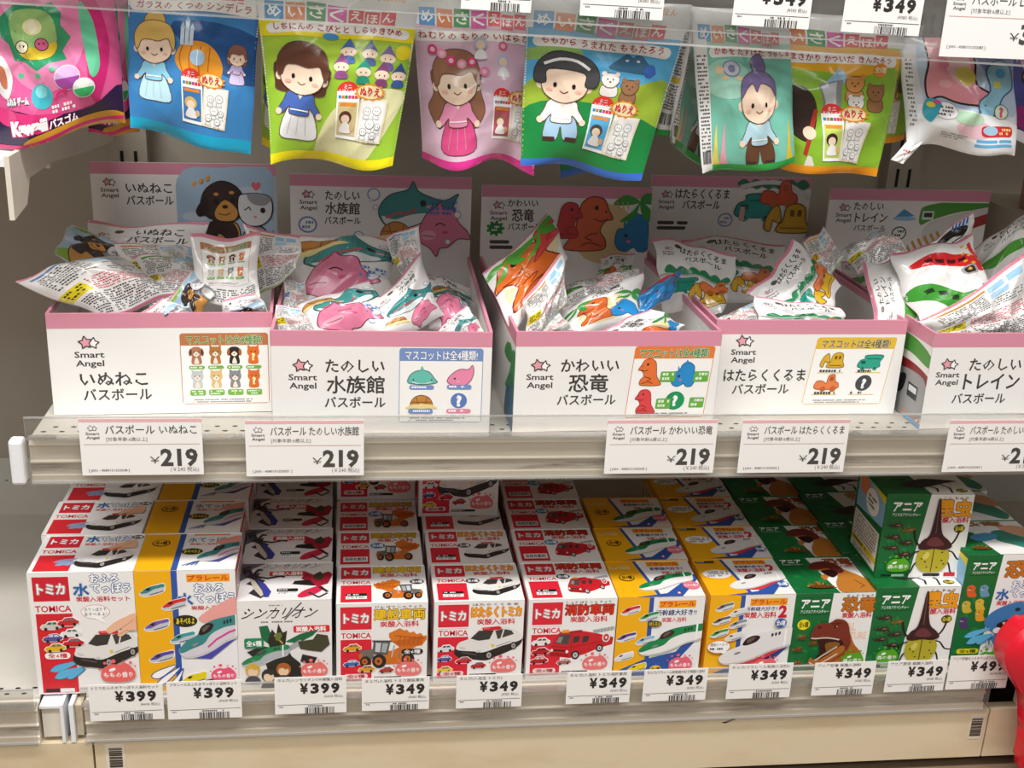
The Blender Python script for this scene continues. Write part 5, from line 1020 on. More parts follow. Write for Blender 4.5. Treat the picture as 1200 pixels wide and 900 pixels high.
def w_pic(kind):
    a = Art(110, 150); a.rect(0, 0, 110, 150, '#edebea'); a.rect(0, 0, 110, 7, PB)
    if kind == 'pets': a.rect(0, 7, 110, 150, '#b4d2a0'); pets_scene(a, 50, 80, 1.15); a.rect(8, 12, 50, 24, '#9ac06a', 3); a.text('バスボール', 12, 14, 7, '#6a3a24', w=34)
    if kind == 'aqua': sharkwhale(a, 66, 58, 1.3); turtle(a, 26, 36, 1.5); pinkdol(a, 40, 108, 1.4); bubbles(a, ((90, 110, 8), (100, 30, 6), (78, 130, 5))); a.tiny(74, 92, 106, 3, 7, '#5a88c8', 4.5, 4)
    if kind == 'dino': a.ell(56, 80, 50, 50, '#ead9b0'); dino_sit(a, 44, 96, 2.5, '#e8722e', '#8a3010'); dino_sit(a, 86, 60, 1.5, '#e2484a', '#8a1818', -1); leaf(a, 80, 26, 1.6, '#58b03c'); leaf(a, 30, 22, 1.2, '#58b03c'); [a.line([(20+9*k, 132), (18+9*k, 144)], 2, '#c89a5a') for k in range(5)]
    if kind == 'tri': a.rect(0, 7, 110, 150, '#2a80c0'); tricera(a, 56, 90, 2.4); a.rect(10, 14, 90, 36, '#d03038')
    if kind == 'car': truck(a, 40, 60, 1.9, '#2a9a84'); digger(a, 70, 116, 2); roller(a, 76, 40, 1.3); [a.blob([(4+16*k, 22), (14+16*k, 10), (24+16*k, 22), (14+16*k, 28)], '#2f8a5c') for k in range(6)]
    if kind == 'train':
        a.blob([(-6, 70), (30, 60), (70, 76), (116, 60), (116, 84), (74, 100), (30, 84), (0, 92)], '#e9e8e7'); a.blob([(10, 40), (50, 30), (90, 40), (110, 70), (100, 80), (70, 58), (30, 56)], '#d2242c'); [a.rect(28+16*k, 42+k, 40+16*k, 50+k, '#4a1216') for k in range(4)]
        a.blob([(0, 86), (20, 84), (60, 112), (86, 122), (84, 140), (60, 144), (30, 128), (4, 104)], '#3f9a34'); [a.rect(18+13*k, 98+8*k, 28+13*k, 106+8*k, '#1f3a1c') for k in range(3)]; a.rect(62, 122, 80, 136, '#1f2a1c'); a.line([(71, 122), (71, 136)], 1.4, '#d8e4d0'); a.rect(74, 66, 98, 84, '#a8a8aa', 6); a.rect(78, 69, 94, 81, '#26262a', 3)
        [a.ell(86+9*(k % 2), 20+9*k, 3.4, 2.6, '#e8b02c') for k in range(7)]; [a.line([(90, 112+5*k), (108, 104+5*k)], 2.4, '#3a86c8') for k in range(6)]; a.poly([(94, 20), (100, 18), (108, 56), (102, 58)], '#d8303a')
    if kind == 'bw': a.blob([(20, 30), (60, 20), (90, 34), (86, 70), (50, 80), (24, 66)], '#262426'); a.blob([(30, 60), (60, 58), (80, 66), (60, 74), (36, 72)], '#f2f2f2'); [a.ell(20+16*k, 100+8*(k % 2), 5, 4, '#e2b23a') for k in range(6)]; a.blob([(70, 84), (96, 80), (100, 110), (78, 112)], '#b9babc'); [a.line([(70+7*k, 8), (64+7*k, 30)], 4, '#2a78c8') for k in range(5)]
    return a
def w_back(seed=1, acc='#e3cf1e', pan='#c8872c'):
    a = Art(110, 150); a.rect(0, 0, 110, 150, '#eceae8'); a.rect(0, 0, 110, 6, PB); a.rect(8, 12, 60, 17, pan); a.tiny(8, 21, 56, 9, 5, '#5a5856', 2.8, seed); a.rect(62, 14, 80, 28, '#9cc8e6'); a.rect(84, 14, 102, 28, '#9cc8e6'); a.rect(62, 32, 84, 44, '#a8d0ec'); a.tiny(66, 48, 104, 4, 4.6, '#6a6866', 2.4, seed+1)
    a.rect(0, 72, 26, 96, acc); a.tiny(3, 76, 24, 3, 6, '#3a3630', 3.4, seed+2); a.tiny(30, 72, 104, 7, 4, '#c84a5a', 2.4, seed+3); a.tiny(30, 102, 104, 10, 4.2, '#4a4846', 2.6, seed+4); a.tiny(4, 102, 26, 10, 4.2, '#4a4846', 2.6, seed+5); a.rect(0, 146, 110, 150, '#a9cf8a' if seed % 2 else PB)
    return a
def w_grid():
    a = Art(110, 150); a.rect(0, 0, 110, 150, '#f0eeec'); a.rect(0, 0, 110, 9, PB); mascots(a, 14, 20, 96, 110, '#c07a4a', '#4f8a2c', '#eef6dc', '8', it_pets); a.tiny(30, 118, 104, 6, 4.6, '#4a4846', 2.8, 5); return a
def b(quad, Y, art, label, kind, **k):
    ys = Y if isinstance(Y, tuple) else (Y,)*4
    k['amp'] = k.get('amp', .002)*1.35; k['bulge'] = k.get('bulge', .008)*1.35; k.setdefault('warp', .035)
    return pouch('wrapped_bath_ball', [(q[0], q[1], y) for q, y in zip(quad, ys)], art, label, 'wrapped bath ball', 'wrapped bath balls in the %s carton' % kind, back=M_WHITEFILM, nu=18, nv=20, me_=4.2, eps=9e-5, **k)
AR = {k: w_front(k) for k in ('pets', 'aqua', 'dino', 'car', 'train')}
PI_ = {k: w_pic(k) for k in ('pets', 'aqua', 'dino', 'tri', 'car', 'train', 'bw')}
BK = [w_back(s, *c) for s, c in ((1, ('#e3cf1e', '#c8872c')), (2, ('#e3cf1e', '#6a86c0')), (3, ('#e8b83a', '#e8b83a')), (4, ('#e3cf1e', '#58a048')))]
n = 'dog and cat'
b([(96, 262), (243, 262), (232, 350), (112, 350)], (.27, .27, .22, .22), AR['pets'], 'white bag with a hang hole leaning at the back of the dog and cat carton', n, seed=11, bulge=.012, amp=.0022)
b([(82, 264), (158, 290), (150, 345), (66, 300)], (.22, .22, .16, .18), PI_['pets'], 'green bag picturing a dog, poking out at the left rear of its carton', n, seed=12, bulge=.01, amp=.003)
b([(136, 282), (222, 292), (244, 345), (160, 335)], (.18, .19, .12, .12), BK[0], 'back of a bag with brown bar and pink edge, middle of the leftmost carton', n, seed=13, bulge=.006, amp=.0025)
b([(19, 327), (140, 298), (206, 348), (118, 376)], (.075, .13, .10, .072), BK[1], 'large bag back with long pointed corner hanging over the left rim of its carton', n, seed=14, bulge=.013, amp=.0035)
b([(160, 300), (238, 300), (245, 350), (180, 365)], (.15, .15, .09, .09), BK[3], 'shiny bag back with green tabs in the middle of the leftmost carton', n, seed=21, bulge=.008, amp=.003)
b([(196, 352), (226, 316), (252, 345), (228, 378)], (.085, .10, .09, .075), PI_['pets'], 'small pale blue bag corner with a grey cat near the front rim', n, seed=15, bulge=.005, amp=.002)
b([(222, 276), (302, 275), (306, 352), (234, 358)], (.115, .115, .09, .09), w_grid(), 'upright bag showing a grid of eight small pets at right of its carton', n, seed=16, bulge=.004, amp=.0012)
b([(284, 264), (352, 277), (346, 316), (300, 350)], (.15, .14, .12, .12), BK[0], 'bag back with brown bar slanting over the right rim of the leftmost carton', n, seed=17, bulge=.004, amp=.002)
b([(262, 352), (300, 342), (316, 366), (258, 388)], .08, AR['pets'], 'grey-white bag with curled pink edge at the front right corner of the leftmost carton', n, seed=18, bulge=.006, amp=.002)
b([(150, 374), (194, 350), (222, 362), (214, 392)], .072, AR['pets'], 'flattened bag with dark lettering just behind the front rim of the leftmost carton', n, seed=19, bulge=.006, amp=.002)
n = 'aquarium'
b([(338, 274), (468, 284), (452, 352), (346, 364)], (.2, .2, .14, .12), PI_['aqua'], 'large bag picturing a teal whale and pink dolphin, left rear of the second carton', n, seed=31, bulge=.014, amp=.003)
b([(452, 278), (492, 264), (492, 322), (472, 330)], (.17, .16, .13, .14), BK[1], 'narrow bag back with blue bar standing upright in the second carton', n, seed=32, bulge=.004, amp=.002)
b([(494, 320), (552, 336), (550, 372), (498, 362)], (.25, .24, .2, .2), AR['aqua'], 'grey-white bag with pink top lying at the right rear of the second carton', n, seed=33, bulge=.008, amp=.002)
b([(436, 356), (490, 300), (522, 372), (446, 396)], (.08, .12, .09, .05), AR['aqua'], 'white bag with a tall peaked corner in the middle of the second carton', n, seed=34, bulge=.012, amp=.003)
b([(350, 358), (436, 328), (466, 388), (372, 402)], (.09, .11, .06, .045), PI_['aqua'], 'bag with a brown turtle and pink edge at the front of the second carton', n, seed=35, bulge=.012, amp=.003)
b([(490, 338), (556, 352), (548, 390), (502, 384)], (.15, .15, .09, .09), PI_['aqua'], 'round bulging bag showing a brown turtle shell at right of the second carton', n, seed=41, bulge=.014, amp=.002)
b([(510, 392), (546, 356), (566, 388), (540, 404)], (.05, .07, .05, .04), AR['aqua'], 'small white bag corner with pink edge at the front right of the second carton', n, seed=37, bulge=.005, amp=.0015)
b([(324, 358), (352, 360), (374, 390), (326, 396)], (.055, .06, .04, .04), BK[1], 'white bag corner with red mark at the front left of the second carton', n, seed=38, bulge=.005, amp=.002)
b([(333, 326), (358, 330), (358, 368), (332, 364)], (.13, .13, .1, .1), w_back(7, '#7a95cc', '#7a95cc'), 'bag back with blue patches against the left wall of the second carton', n, seed=39, bulge=.003, amp=.001)
n = 'dinosaur'
b([(566, 322), (640, 252), (668, 300), (602, 392)], (.1, .14, .12, .05), PI_['dino'], 'tall tilted bag with a large orange dinosaur and green leaf in the middle carton', n, seed=51, bulge=.013, amp=.003)
b([(612, 352), (658, 298), (666, 356), (622, 398)], (.05, .075, .06, .04), BK[0], 'folded bag back with yellow bar beside the tall tilted dinosaur bag', n, seed=52, bulge=.007, amp=.003)
b([(704, 300), (742, 298), (740, 340), (700, 340)], (.27, .27, .24, .24), AR['dino'], 'shaded bag top with pink edge at the rear of the middle carton', n, seed=53, bulge=.005, amp=.002)
b([(660, 334), (744, 316), (754, 350), (668, 358)], (.15, .15, .11, .11), w_back(8, '#58a048', '#e8803e'), 'bag back with green and orange bars across the middle carton', n, seed=54, bulge=.008, amp=.003)
b([(654, 360), (750, 322), (752, 378), (668, 396)], (.09, .11, .07, .055), AR['dino'], 'white bag with curved pink top and orange dinosaur in the middle carton', n, seed=55, bulge=.012, amp=.0025)
b([(744, 344), (800, 316), (784, 352), (750, 366)], (.10, .13, .10, .08), PI_['tri'], 'bright blue bag corner pointing to the right out of the middle carton', n, seed=56, bulge=.007, amp=.003)
b([(688, 396), (762, 362), (804, 380), (786, 408)], (.035, .05, .05, .035), AR['dino'], 'white bag with curved pink edge leaning on the front rim of the middle carton', n, seed=57, bulge=.006, amp=.002)
b([(616, 384), (654, 362), (672, 388), (636, 402)], (.045, .06, .05, .04), BK[3], 'small bag back with dense black print at front left of the middle carton', n, seed=58, bulge=.004, amp=.002)
n = 'work vehicle'
b([(796, 279), (916, 284), (908, 356), (826, 356)], (.28, .28, .22, .22), AR['car'], 'shaded bag with pink top at the rear of the work vehicle carton', n, seed=61, bulge=.009, amp=.002)
b([(762, 280), (863, 296), (846, 368), (778, 368)], (.20, .18, .12, .14), AR['car'], 'white bag with round hang hole leaning at left of the work vehicle carton', n, seed=62, bulge=.007, amp=.0018)
b([(940, 284), (966, 267), (990, 302), (964, 330)], (.16, .17, .14, .12), BK[2], 'bag back with yellow bar behind the slanted bag in the work vehicle carton', n, seed=63, bulge=.004, amp=.0015)
b([(876, 348), (930, 283), (990, 332), (956, 388)], (.10, .13, .11, .07), AR['car'], 'white bag tilted steeply with its pink edge up, in the work vehicle carton', n, seed=64, bulge=.008, amp=.002)
b([(838, 374), (884, 354), (894, 384), (846, 390)], (.09, .1, .07, .07), w_back(9, '#d03038', '#d03038'), 'low bag corner with red mark at front left of the work vehicle carton', n, seed=65, bulge=.006, amp=.002)
b([(882, 346), (985, 361), (986, 392), (886, 392)], (.085, .075, .062, .062), AR['car'], 'white bag with pink top lying along the front rim of the work vehicle carton', n, seed=66, bulge=.005, amp=.0015)
n = 'train'
b([(984, 304), (1022, 308), (1030, 350), (1000, 350)], (.26, .26, .2, .2), AR['train'], 'shaded white bag against the left wall of the train carton', n, seed=71, bulge=.004, amp=.001)
b([(986, 292), (1040, 270), (1068, 298), (1002, 322)], (.2, .21, .16, .16), BK[1], 'bag back with yellow corner curling at the left rear of the train carton', n, seed=72, bulge=.01, amp=.003)
b([(1140, 290), (1216, 244), (1230, 320), (1150, 335)], (.2, .2, .14, .14), AR['train'], 'white bag with pink edge leaning at the right rear of the train carton', n, seed=73, bulge=.009, amp=.002)
b([(1024, 385), (1013, 306), (1074, 300), (1092, 390)], (.07, .13, .13, .07), AR['train'], 'white bag turned on its side with upright lettering at left of the train carton', n, seed=74, bulge=.009, amp=.002)
b([(1078, 292), (1142, 247), (1140, 300), (1096, 316)], (.13, .15, .12, .11), PI_['bw'], 'white bag corner with black shape and blue stripes at the top of the train carton', n, seed=75, bulge=.006, amp=.003)
b([(1044, 300), (1136, 274), (1172, 352), (1078, 384)], (.11, .12, .07, .06), PI_['train'], 'large shiny bag picturing red and green trains in the rightmost carton', n, seed=76, bulge=.013, amp=.003)
b([(1078, 378), (1200, 300), (1222, 392), (1120, 402)], (.045, .09, .06, .035), BK[0], 'large bag back with dense black print at the front right of the train carton', n, seed=77, bulge=.011, amp=.0035)
# ================================================================== foil pouches hanging in front of the label strip's rear
SK = '#f6dcc4'; OUT = '#6a4a3c'
def kid(a, x, y, s, hair, top, bottom, style='bob', band=None, shoes='#4a3028', tilt=0):
    """big-headed storybook child, about 60 wide x 110 high, head centre at (0,0)"""
    a.push(x, y, s, s, tilt)
    if style == 'long': a.oblob([(-30, -14), (-32, 16), (-40, 36), (-26, 60), (-14, 44), (14, 44), (24, 60), (38, 40), (32, 14), (28, -14)], hair, OUT, 1)
    if style == 'bob': a.oblob([(-30, -12), (-33, 16), (-26, 28), (24, 28), (32, 16), (30, -12)], hair, OUT, 1)
    if style == 'bun': a.oblob([(-14, -30), (-12, -46), (2, -52), (14, -46), (14, -30)], hair, OUT, 1)
    if style == 'tuft': a.oblob([(-4, -30), (-10, -46), (4, -56), (12, -42), (8, -30)], hair, OUT, 1)
    # body
    if bottom[0] == 'skirt': a.oblob([(-12, 44), (-24, 84), (0, 90), (28, 84), (14, 44)], bottom[1], OUT, 1); [a.line([(-8+8*k, 50), (-14+13*k, 84)], .6, '#b9b9b4') for k in range(3)]
    else: a.oblob([(-14, 46), (-22, 76), (-4, 80), (0, 62), (6, 80), (24, 76), (14, 46)], bottom[1], OUT, 1); a.rect(-22, 76, -6, 82, shoes, 1.5); a.rect(8, 76, 24, 82, shoes, 1.5)
    a.oblob([(-14, 26), (-22, 40), (-28, 52), (-22, 56), (-13, 46), (-12, 56), (12, 56), (13, 46), (24, 56), (28, 50), (20, 38), (14, 26)], top, OUT, 1); a.ell(-27, 54, 4, 4.4, SK); a.ell(27, 54, 4, 4.4, SK); a.poly([(-5, 26), (5, 26), (0, 36)], SK); a.line([(-12, 50), (12, 50)], 1.6, '#ffffff')
    # head
    a.ell(-28, 8, 5, 6, SK); a.ell(28, 8, 5, 6, SK)
    a.oblob([(-28, 0), (-24, -22), (0, -32), (24, -22), (28, 0), (22, 20), (0, 30), (-22, 20)], SK, OUT, 1)
    if style == 'mop': a.oblob([(-36, 4), (-34, -18), (-18, -34), (4, -36), (26, -30), (38, -14), (37, 4), (24, 5), (21, -12), (-20, -12), (-22, 5)], hair, '#2b2b2b', 1)
    elif style in ('bob', 'long', 'bun'): a.oblob([(-30, 6), (-31, -16), (-18, -34), (4, -38), (24, -30), (32, -8), (30, 8), (25, 0), (20, -10), (6, -6), (-8, -8), (-20, -6), (-25, 6)], hair, OUT, 1)
    else: a.oblob([(-28, -2), (-26, -22), (-10, -34), (10, -34), (26, -22), (28, -2), (20, -14), (4, -20), (-4, -10), (-10, -20), (-20, -12)], hair, OUT, 1)
    if band: a.line(smooth_pts([(-26, -18), (-8, -26), (12, -26), (27, -17)], 3, False), 3.6, band)
    a.ell(-11, 7, 2.2, 3.2, K, n=12); a.ell(11, 7, 2.2, 3.2, K, n=12); a.ell(-17, 14, 4, 2.4, '#f3b8a4'); a.ell(17, 14, 4, 2.4, '#f3b8a4'); a.line(smooth_pts([(-5, 14), (0, 17), (5, 14)], 3, False), 1.1, '#7a3a2c')
    a.pop()
def tiles(a, x, y, s, rot=2.2):
    a.push(x, y, s, s, rot)
    for k, (ch, c, dy, sz) in enumerate((('め', '#2f93d4', 0, 23), ('い', '#e07a2e', 1, 23), ('さ', '#2e9444', -1, 23), ('く', '#db3fa4', 0, 23), ('え', '#df3f48', 1, 18), ('ほ', '#df3f48', 4, 18), ('ん', '#df3f48', 1, 18))):
        x_ = k*25.4 if k < 5 else 101.6+(k-4)*19.5
        a.rect(x_, dy, x_+sz, dy+sz+2, c); a.text(ch, x_+sz/2, dy+sz*.18, sz*.72, '#fff', w=sz*.74, bold=.03, align='c')
    a.pop()
def minibook(a, x, y, s, bgc, hair):
    """red dome badge, little cover and colouring page with burst"""
    a.push(x, y, s); a.ell(13, 4, 13, 12, '#e23c34'); a.rect(0, 4, 28, 62, '#fff'); a.text('ミニ', 13, -4, 5, '#fff', w=9, bold=.02, align='c'); a.text('えほんつき', 13, 1.6, 5, '#fff', w=22, bold=.02, align='c')
    for k, c in enumerate(('#2f93d4', '#e07a2e', '#2e9444', '#db3fa4', '#df3f48', '#df3f48')): a.rect(2+4*k, 9, 5.4+4*k, 13, c)
    a.rect(2, 17, 26, 58, bgc); a.rect(4, 18, 24, 22, '#e8903a'); a.ell(12, 36, 8, 8, hair); a.ell(12, 38, 5.4, 5.4, SK); a.blob([(5, 54), (9, 43), (16, 43), (20, 54)], '#f4f2f0'); a.ell(21, 48, 3, 4, '#e0b890')
    a.push(30, 10, 1, 1, 4); a.rect(0, 0, 34, 52, '#f1e4c4'); a.rect(2, 2, 32, 50, '#f4f4f2')
    for cx, cy, r in ((10, 16, 5), (22, 14, 5.5), (16, 30, 6), (26, 32, 4), (9, 40, 4.6), (22, 43, 4.4)): a.ell(cx, cy, r, r, '#8a8a8a', n=12); a.ell(cx, cy, r-.6, r-.6, '#f4f4f2', n=12); a.ell(cx-1.4, cy, .6, .8, '#888', n=6); a.ell(cx+1.4, cy, .6, .8, '#888', n=6); a.line([(cx-3, cy+r), (cx-4, cy+r+4), (cx+4, cy+r+4), (cx+3, cy+r)], .5, '#8a8a8a')
    a.pop()
    a.poly([(32+20*cos(t*pi/12)*(1 if t % 2 else .8)+8, 4+11*sin(t*pi/12)*(1 if t % 2 else .8)) for t in range(24)], '#e8942c'); a.ell(40, 4, 15, 8, '#ffe9b0'); a.text('ぬりえ', 40, -1.4, 10, '#d8381e', w=24, bold=.05, out='#ffffff', ow=.05, align='c'); a.pop()
def strip_title(a, x0, y0, x1, y1, t, bow=3):
    h = y1-y0; top = [(x0+(x1-x0)*k/8, y0+bow*((k/4-1)**2)-bow) for k in range(9)]
    a.poly(top+[(p[0], p[1]+h) for p in top[::-1]], '#f4f3f1'); a.ell(x0, y0+h/2, h/2, h/2, '#f4f3f1'); a.ell(x1, y0+h/2, h/2, h/2, '#f4f3f1'); a.text(t, (x0+x1)/2, y0+h*.14-bow*.6, h*.66, '#b82a2c', w=(x1-x0)*.97, bold=.02, align='c')
def animal(a, x, y, s, c, o='#5a4030'): a.push(x, y, s); a.oblob([(-9, 14), (-10, 2), (0, -3), (10, 2), (9, 14)], c, o, .7); a.oblob([(-11, -6), (-9, -14), (0, -16), (9, -14), (11, -6), (5, 2), (-5, 2)], c, o, .7); a.ell(-8, -15, 3, 3, c); a.ell(8, -15, 3, 3, c); a.ell(-3.4, -8, .9, 1.1, K, n=6); a.ell(3.4, -8, .9, 1.1, K, n=6); a.ell(0, -4.6, 1.6, 1.1, '#7a4a3a', n=6); a.pop()
HG = 'foil storybook pouches hanging below the top label strip'
def hang(quad, art, label, **k):
    k['amp'] = k.get('amp', .002)*1.3; k['hem'] = k.get('hem', .002)*1.25; k['warp'] = .006
    return pouch('foil_pouch', quad, art, label, 'foil pouch', k.pop('group', HG), **k)
# --- pink and green toy pouch, far left -----------------------------------------------------
def art_pink():
    a = Art(190, 235); a.rect(0, 0, 190, 235, '#e8609c'); a.blob([(40, -10), (100, -10), (160, 40), (150, 120), (110, 172), (60, 160), (30, 100)], '#f08ab8'); a.blob([(150, 40), (172, 70), (180, 130), (160, 200), (150, 190), (150, 120)], '#d8287c'); a.blob([(148, 66), (164, 90), (166, 150), (152, 160)], '#6fd0a4')
    a.poly([(44, 80), (60, 66), (78, 62), (96, 68), (114, 62), (126, 76), (124, 92), (134, 108), (120, 124), (124, 136), (100, 138), (84, 146), (68, 134), (54, 132), (50, 112), (40, 104)], '#2f9a6a'); a.blob([(58, 76), (84, 70), (112, 78), (116, 108), (98, 130), (66, 126), (56, 104)], '#9fc87a'); a.blob([(60, 112), (86, 118), (114, 112), (104, 130), (70, 130)], '#e8c83a'); a.ell(84, 92, 14, 10, '#f4ecb8'); a.ell(84, 92, 7, 8, '#fff8d8')
    for x, y, c in ((68, 116, '#f4ecc8'), (94, 114, '#e86a9a')): a.ell(x, y, 9, 8, K); a.ell(x, y, 8, 7, c); a.ell(x-3, y-1, 1, 1.4, K, n=6); a.ell(x+3, y-1, 1, 1.4, K, n=6)
    a.ell(122, 160, 18, 17, '#f4eef6'); a.ell(122, 160, 17, 16, '#dcb8e4'); a.clip(100, 160, 145, 180); a.ell(122, 160, 17, 16, '#a84aa8'); a.clip(); a.ell(84, 178, 14, 16, '#4ac0d0'); a.ell(84, 172, 8, 8, '#8ae0e8'); a.ell(142, 178, 15, 14, '#f4faf6'); a.clip(126, 178, 160, 196); a.ell(142, 178, 14, 13, '#3ac070'); a.clip()
    a.blob([(24, 132), (38, 126), (48, 150), (40, 176), (28, 168)], '#f4f2f0'); a.blob([(32, 138), (40, 142), (40, 164), (33, 160)], '#c87a5a'); a.blob([(-10, 196), (40, 190), (90, 204), (150, 206), (190, 180), (190, 240), (-10, 240)], '#2a1840'); a.blob([(20, 186), (60, 196), (110, 206), (60, 210), (24, 206)], '#e03a80')
    a.text('ふれる ゲーム', 36, 176, 9, '#fff', w=30, bold=.05, out='#3ab8a8', ow=.06); a.text('Kawaii', 36, 204, 15, '#fff', w=50, bold=.08, out='#e0287a', ow=.06); a.text('バスゴム', 88, 210, 11, '#fff', w=40, bold=.05, out='#c8286a', ow=.06); a.tiny(94, 192, 130, 2, 6, '#fff', 4, 4); a.poly([(110, 176), (118, 172), (116, 182)], '#e0287a'); a.line(smooth_pts([(100, 186), (106, 178), (112, 176)], 3, False), 3, '#e0287a')
    a.blob([(60, 226), (120, 220), (180, 216), (190, 235), (60, 238)], '#d89a2c'); a.line([(0, 232), (60, 234), (120, 230), (190, 226)], 5, '#e0287a'); [a.ell(x, y, 4, 3.6, '#58c090') for x, y in ((104, 146), (84, 152), (60, 150))]
    return a
ap = art_pink()
hang([(95, -50, .085), (165, -50, .085), (163, 158, .06), (104, 156, .06)], ap, 'pink and teal toy pouch half hidden behind the large pink one at upper left', seed=80, bulge=.01, amp=.003, group='pink toy pouches')
hang([(-45, -60, .03), (132, -55, .03), (146, 146, .02), (-12, 174, .02)], ap, 'large shiny pink toy pouch with egg shapes at the upper left corner', seed=83, bulge=.02, amp=.0045, hem=.006, group='pink toy pouches', me_=4)
# --- storybook pouches: face 170 x 215, header tiles at y 20..45 ------------------------------
def book_base(sky, strip_y=56, bottom='#f2e21c'):
    a = Art(170, 215); a.rect(0, 0, 170, 215, '#eef0f2'); a.rect(0, strip_y-8, 170, 215, sky); tiles(a, 8, 21, .88, 2); a.text('はいるえほん', 108, 6, 9, '#f0a02c', w=48, bold=.03); return a
def castle():
    a = book_base('#3f7fc0', 50); a.blob([(0, 60), (60, 50), (170, 70), (170, 215), (0, 215)], '#3f86c4'); a.blob([(60, 60), (170, 70), (170, 130), (90, 100)], '#23538f')
    a.blob([(64, 110), (74, 88), (100, 84), (120, 96), (128, 118), (110, 134), (80, 128)], '#e89a2c'); [a.line(smooth_pts([(74+12*k, 90), (70+13*k, 108), (78+10*k, 130)], 3, False), 1.4, '#b8661c') for k in range(4)]; a.ell(94, 104, 10, 10, '#a8cce8'); a.line([(94, 94), (94, 114)], 1, '#fff')
    for x, h in ((70, 20), (76, 28), (82, 18)): a.rect(x, 88-h, x+5, 90, '#cfe0ee'); a.poly([(x-1, 88-h), (x+2.5, 80-h), (x+6, 88-h)], '#a8c4e0')
    strip_title(a, 10, 34, 160, 48, 'ガラスの くつの シンデレラ', 2)
    kid(a, 36, 92, .86, '#ddb866', '#8fd0ea', ('skirt', '#bfe6f4'), 'bun'); kid(a, 146, 96, .38, '#8a5a4a', '#c9b4e4', ('skirt', '#d8c8f0'), 'bob')
    minibook(a, 74, 126, .98, '#3f7fc0', '#ddb866'); a.rect(0, 198, 170, 215, '#1fa8d0'); return a
hang([(150, -32, .03), (308, -26, .03), (293, 184, .02), (152, 150, .02)], castle(), 'blue foil pouch with an orange pumpkin coach and fair haired girl', seed=85, bulge=.012, amp=.0022, hem=.004)
def meadow():
    a = book_base('#a9cc3c', 52); a.rect(0, 44, 170, 62, '#f0e020'); a.blob([(0, 110), (60, 90), (170, 84), (170, 215), (0, 215)], '#9cc83a'); a.blob([(80, 150), (130, 120), (170, 130), (120, 215), (60, 215)], '#e4e2b0')
    strip_title(a, 14, 47, 158, 59, 'しちにんの こびとと しらゆきひめ', 3)
    for k, (x, y, c) in enumerate(((98, 74, '#4a72b4'), (122, 76, '#5a6a9a'), (143, 80, '#7a62a4'), (90, 92, '#a05a9a'), (116, 98, '#2f9a84'), (138, 100, '#8a4a7a'), (158, 100, '#3a5a9a'))): a.poly([(x-9, y), (x+1, y-14), (x+9, y)], c); a.ell(x, y+3, 9, 6, SK); a.ell(x-3, y+3, .8, 1, K, n=6); a.ell(x+3, y+3, .8, 1, K, n=6); a.blob([(x-7, y+16), (x-5, y+8), (x+5, y+8), (x+7, y+16)], c)
    a.ell(78, 60, 9, 4, '#4a9ad8'); kid(a, 45, 104, .94, '#5f3a2a', '#4a6cb8', ('skirt', '#eef0f2'), 'bob', None, tilt=7)
    minibook(a, 86, 120, 1.0, '#d8c890', '#5f3a2a'); a.ell(160, 74, 9, 9, '#f0dc1c'); a.rect(0, 203, 170, 215, '#f4e61a'); return a
am = meadow()
hang([(306, -10, .07), (340, -10, .07), (345, 178, .06), (307, 172, .06)], am, 'edge of a green foil pouch hidden behind the brown haired girl pouch', seed=87, bulge=.005, amp=.002, hem=.003)
hang([(300, -22, .025), (494, -10, .025), (460, 192, .015), (318, 193, .015)], am, 'yellow edged green foil pouch with brown haired girl and seven small hats', seed=88, bulge=.012, amp=.0022, hem=.007)
def rose():
    a = book_base('#e3bcd2', 50); a.blob([(0, 70), (80, 60), (170, 80), (170, 215), (0, 215)], '#e6c4da'); strip_title(a, 2, 50, 168, 63, 'ねむりの もりの いばらひめ', 2)
    kid(a, 52, 108, 1.0, '#9a6a50', '#f09ac0', ('skirt', '#e0508c'), 'long')
    for x, y, c in ((22, 72, '#e0407a'), (34, 76, '#f0a0bc'), (46, 84, '#e0407a'), (60, 88, '#f0a0bc'), (74, 86, '#e0407a'), (116, 66, '#e8709a'), (90, 98, '#f08ab0')): a.ell(x, y, 6.5, 6, c, n=12); a.ell(x, y, 3.4, 3, '#f7c8d8', n=10)
    for x, y in ((86, 64), (116, 84)): a.ell(x, y, 8, 8, '#b8c8ec'); a.ell(x, y+1, 5.6, 5.6, SK); a.blob([(x-8, y+18), (x-4, y+8), (x+4, y+8), (x+8, y+18)], '#f4f6fa')
    minibook(a, 102, 124, .95, '#c05a6a', '#9a6a50'); a.rect(0, 205, 170, 215, '#e83a9a'); return a
hang([(482, -14, .05), (640, -6, .05), (625, 198, .04), (496, 190, .04)], rose(), 'pink foil pouch with a brown haired girl wearing roses, its hem curled up', seed=90, bulge=.011, amp=.0028, hem=.009)
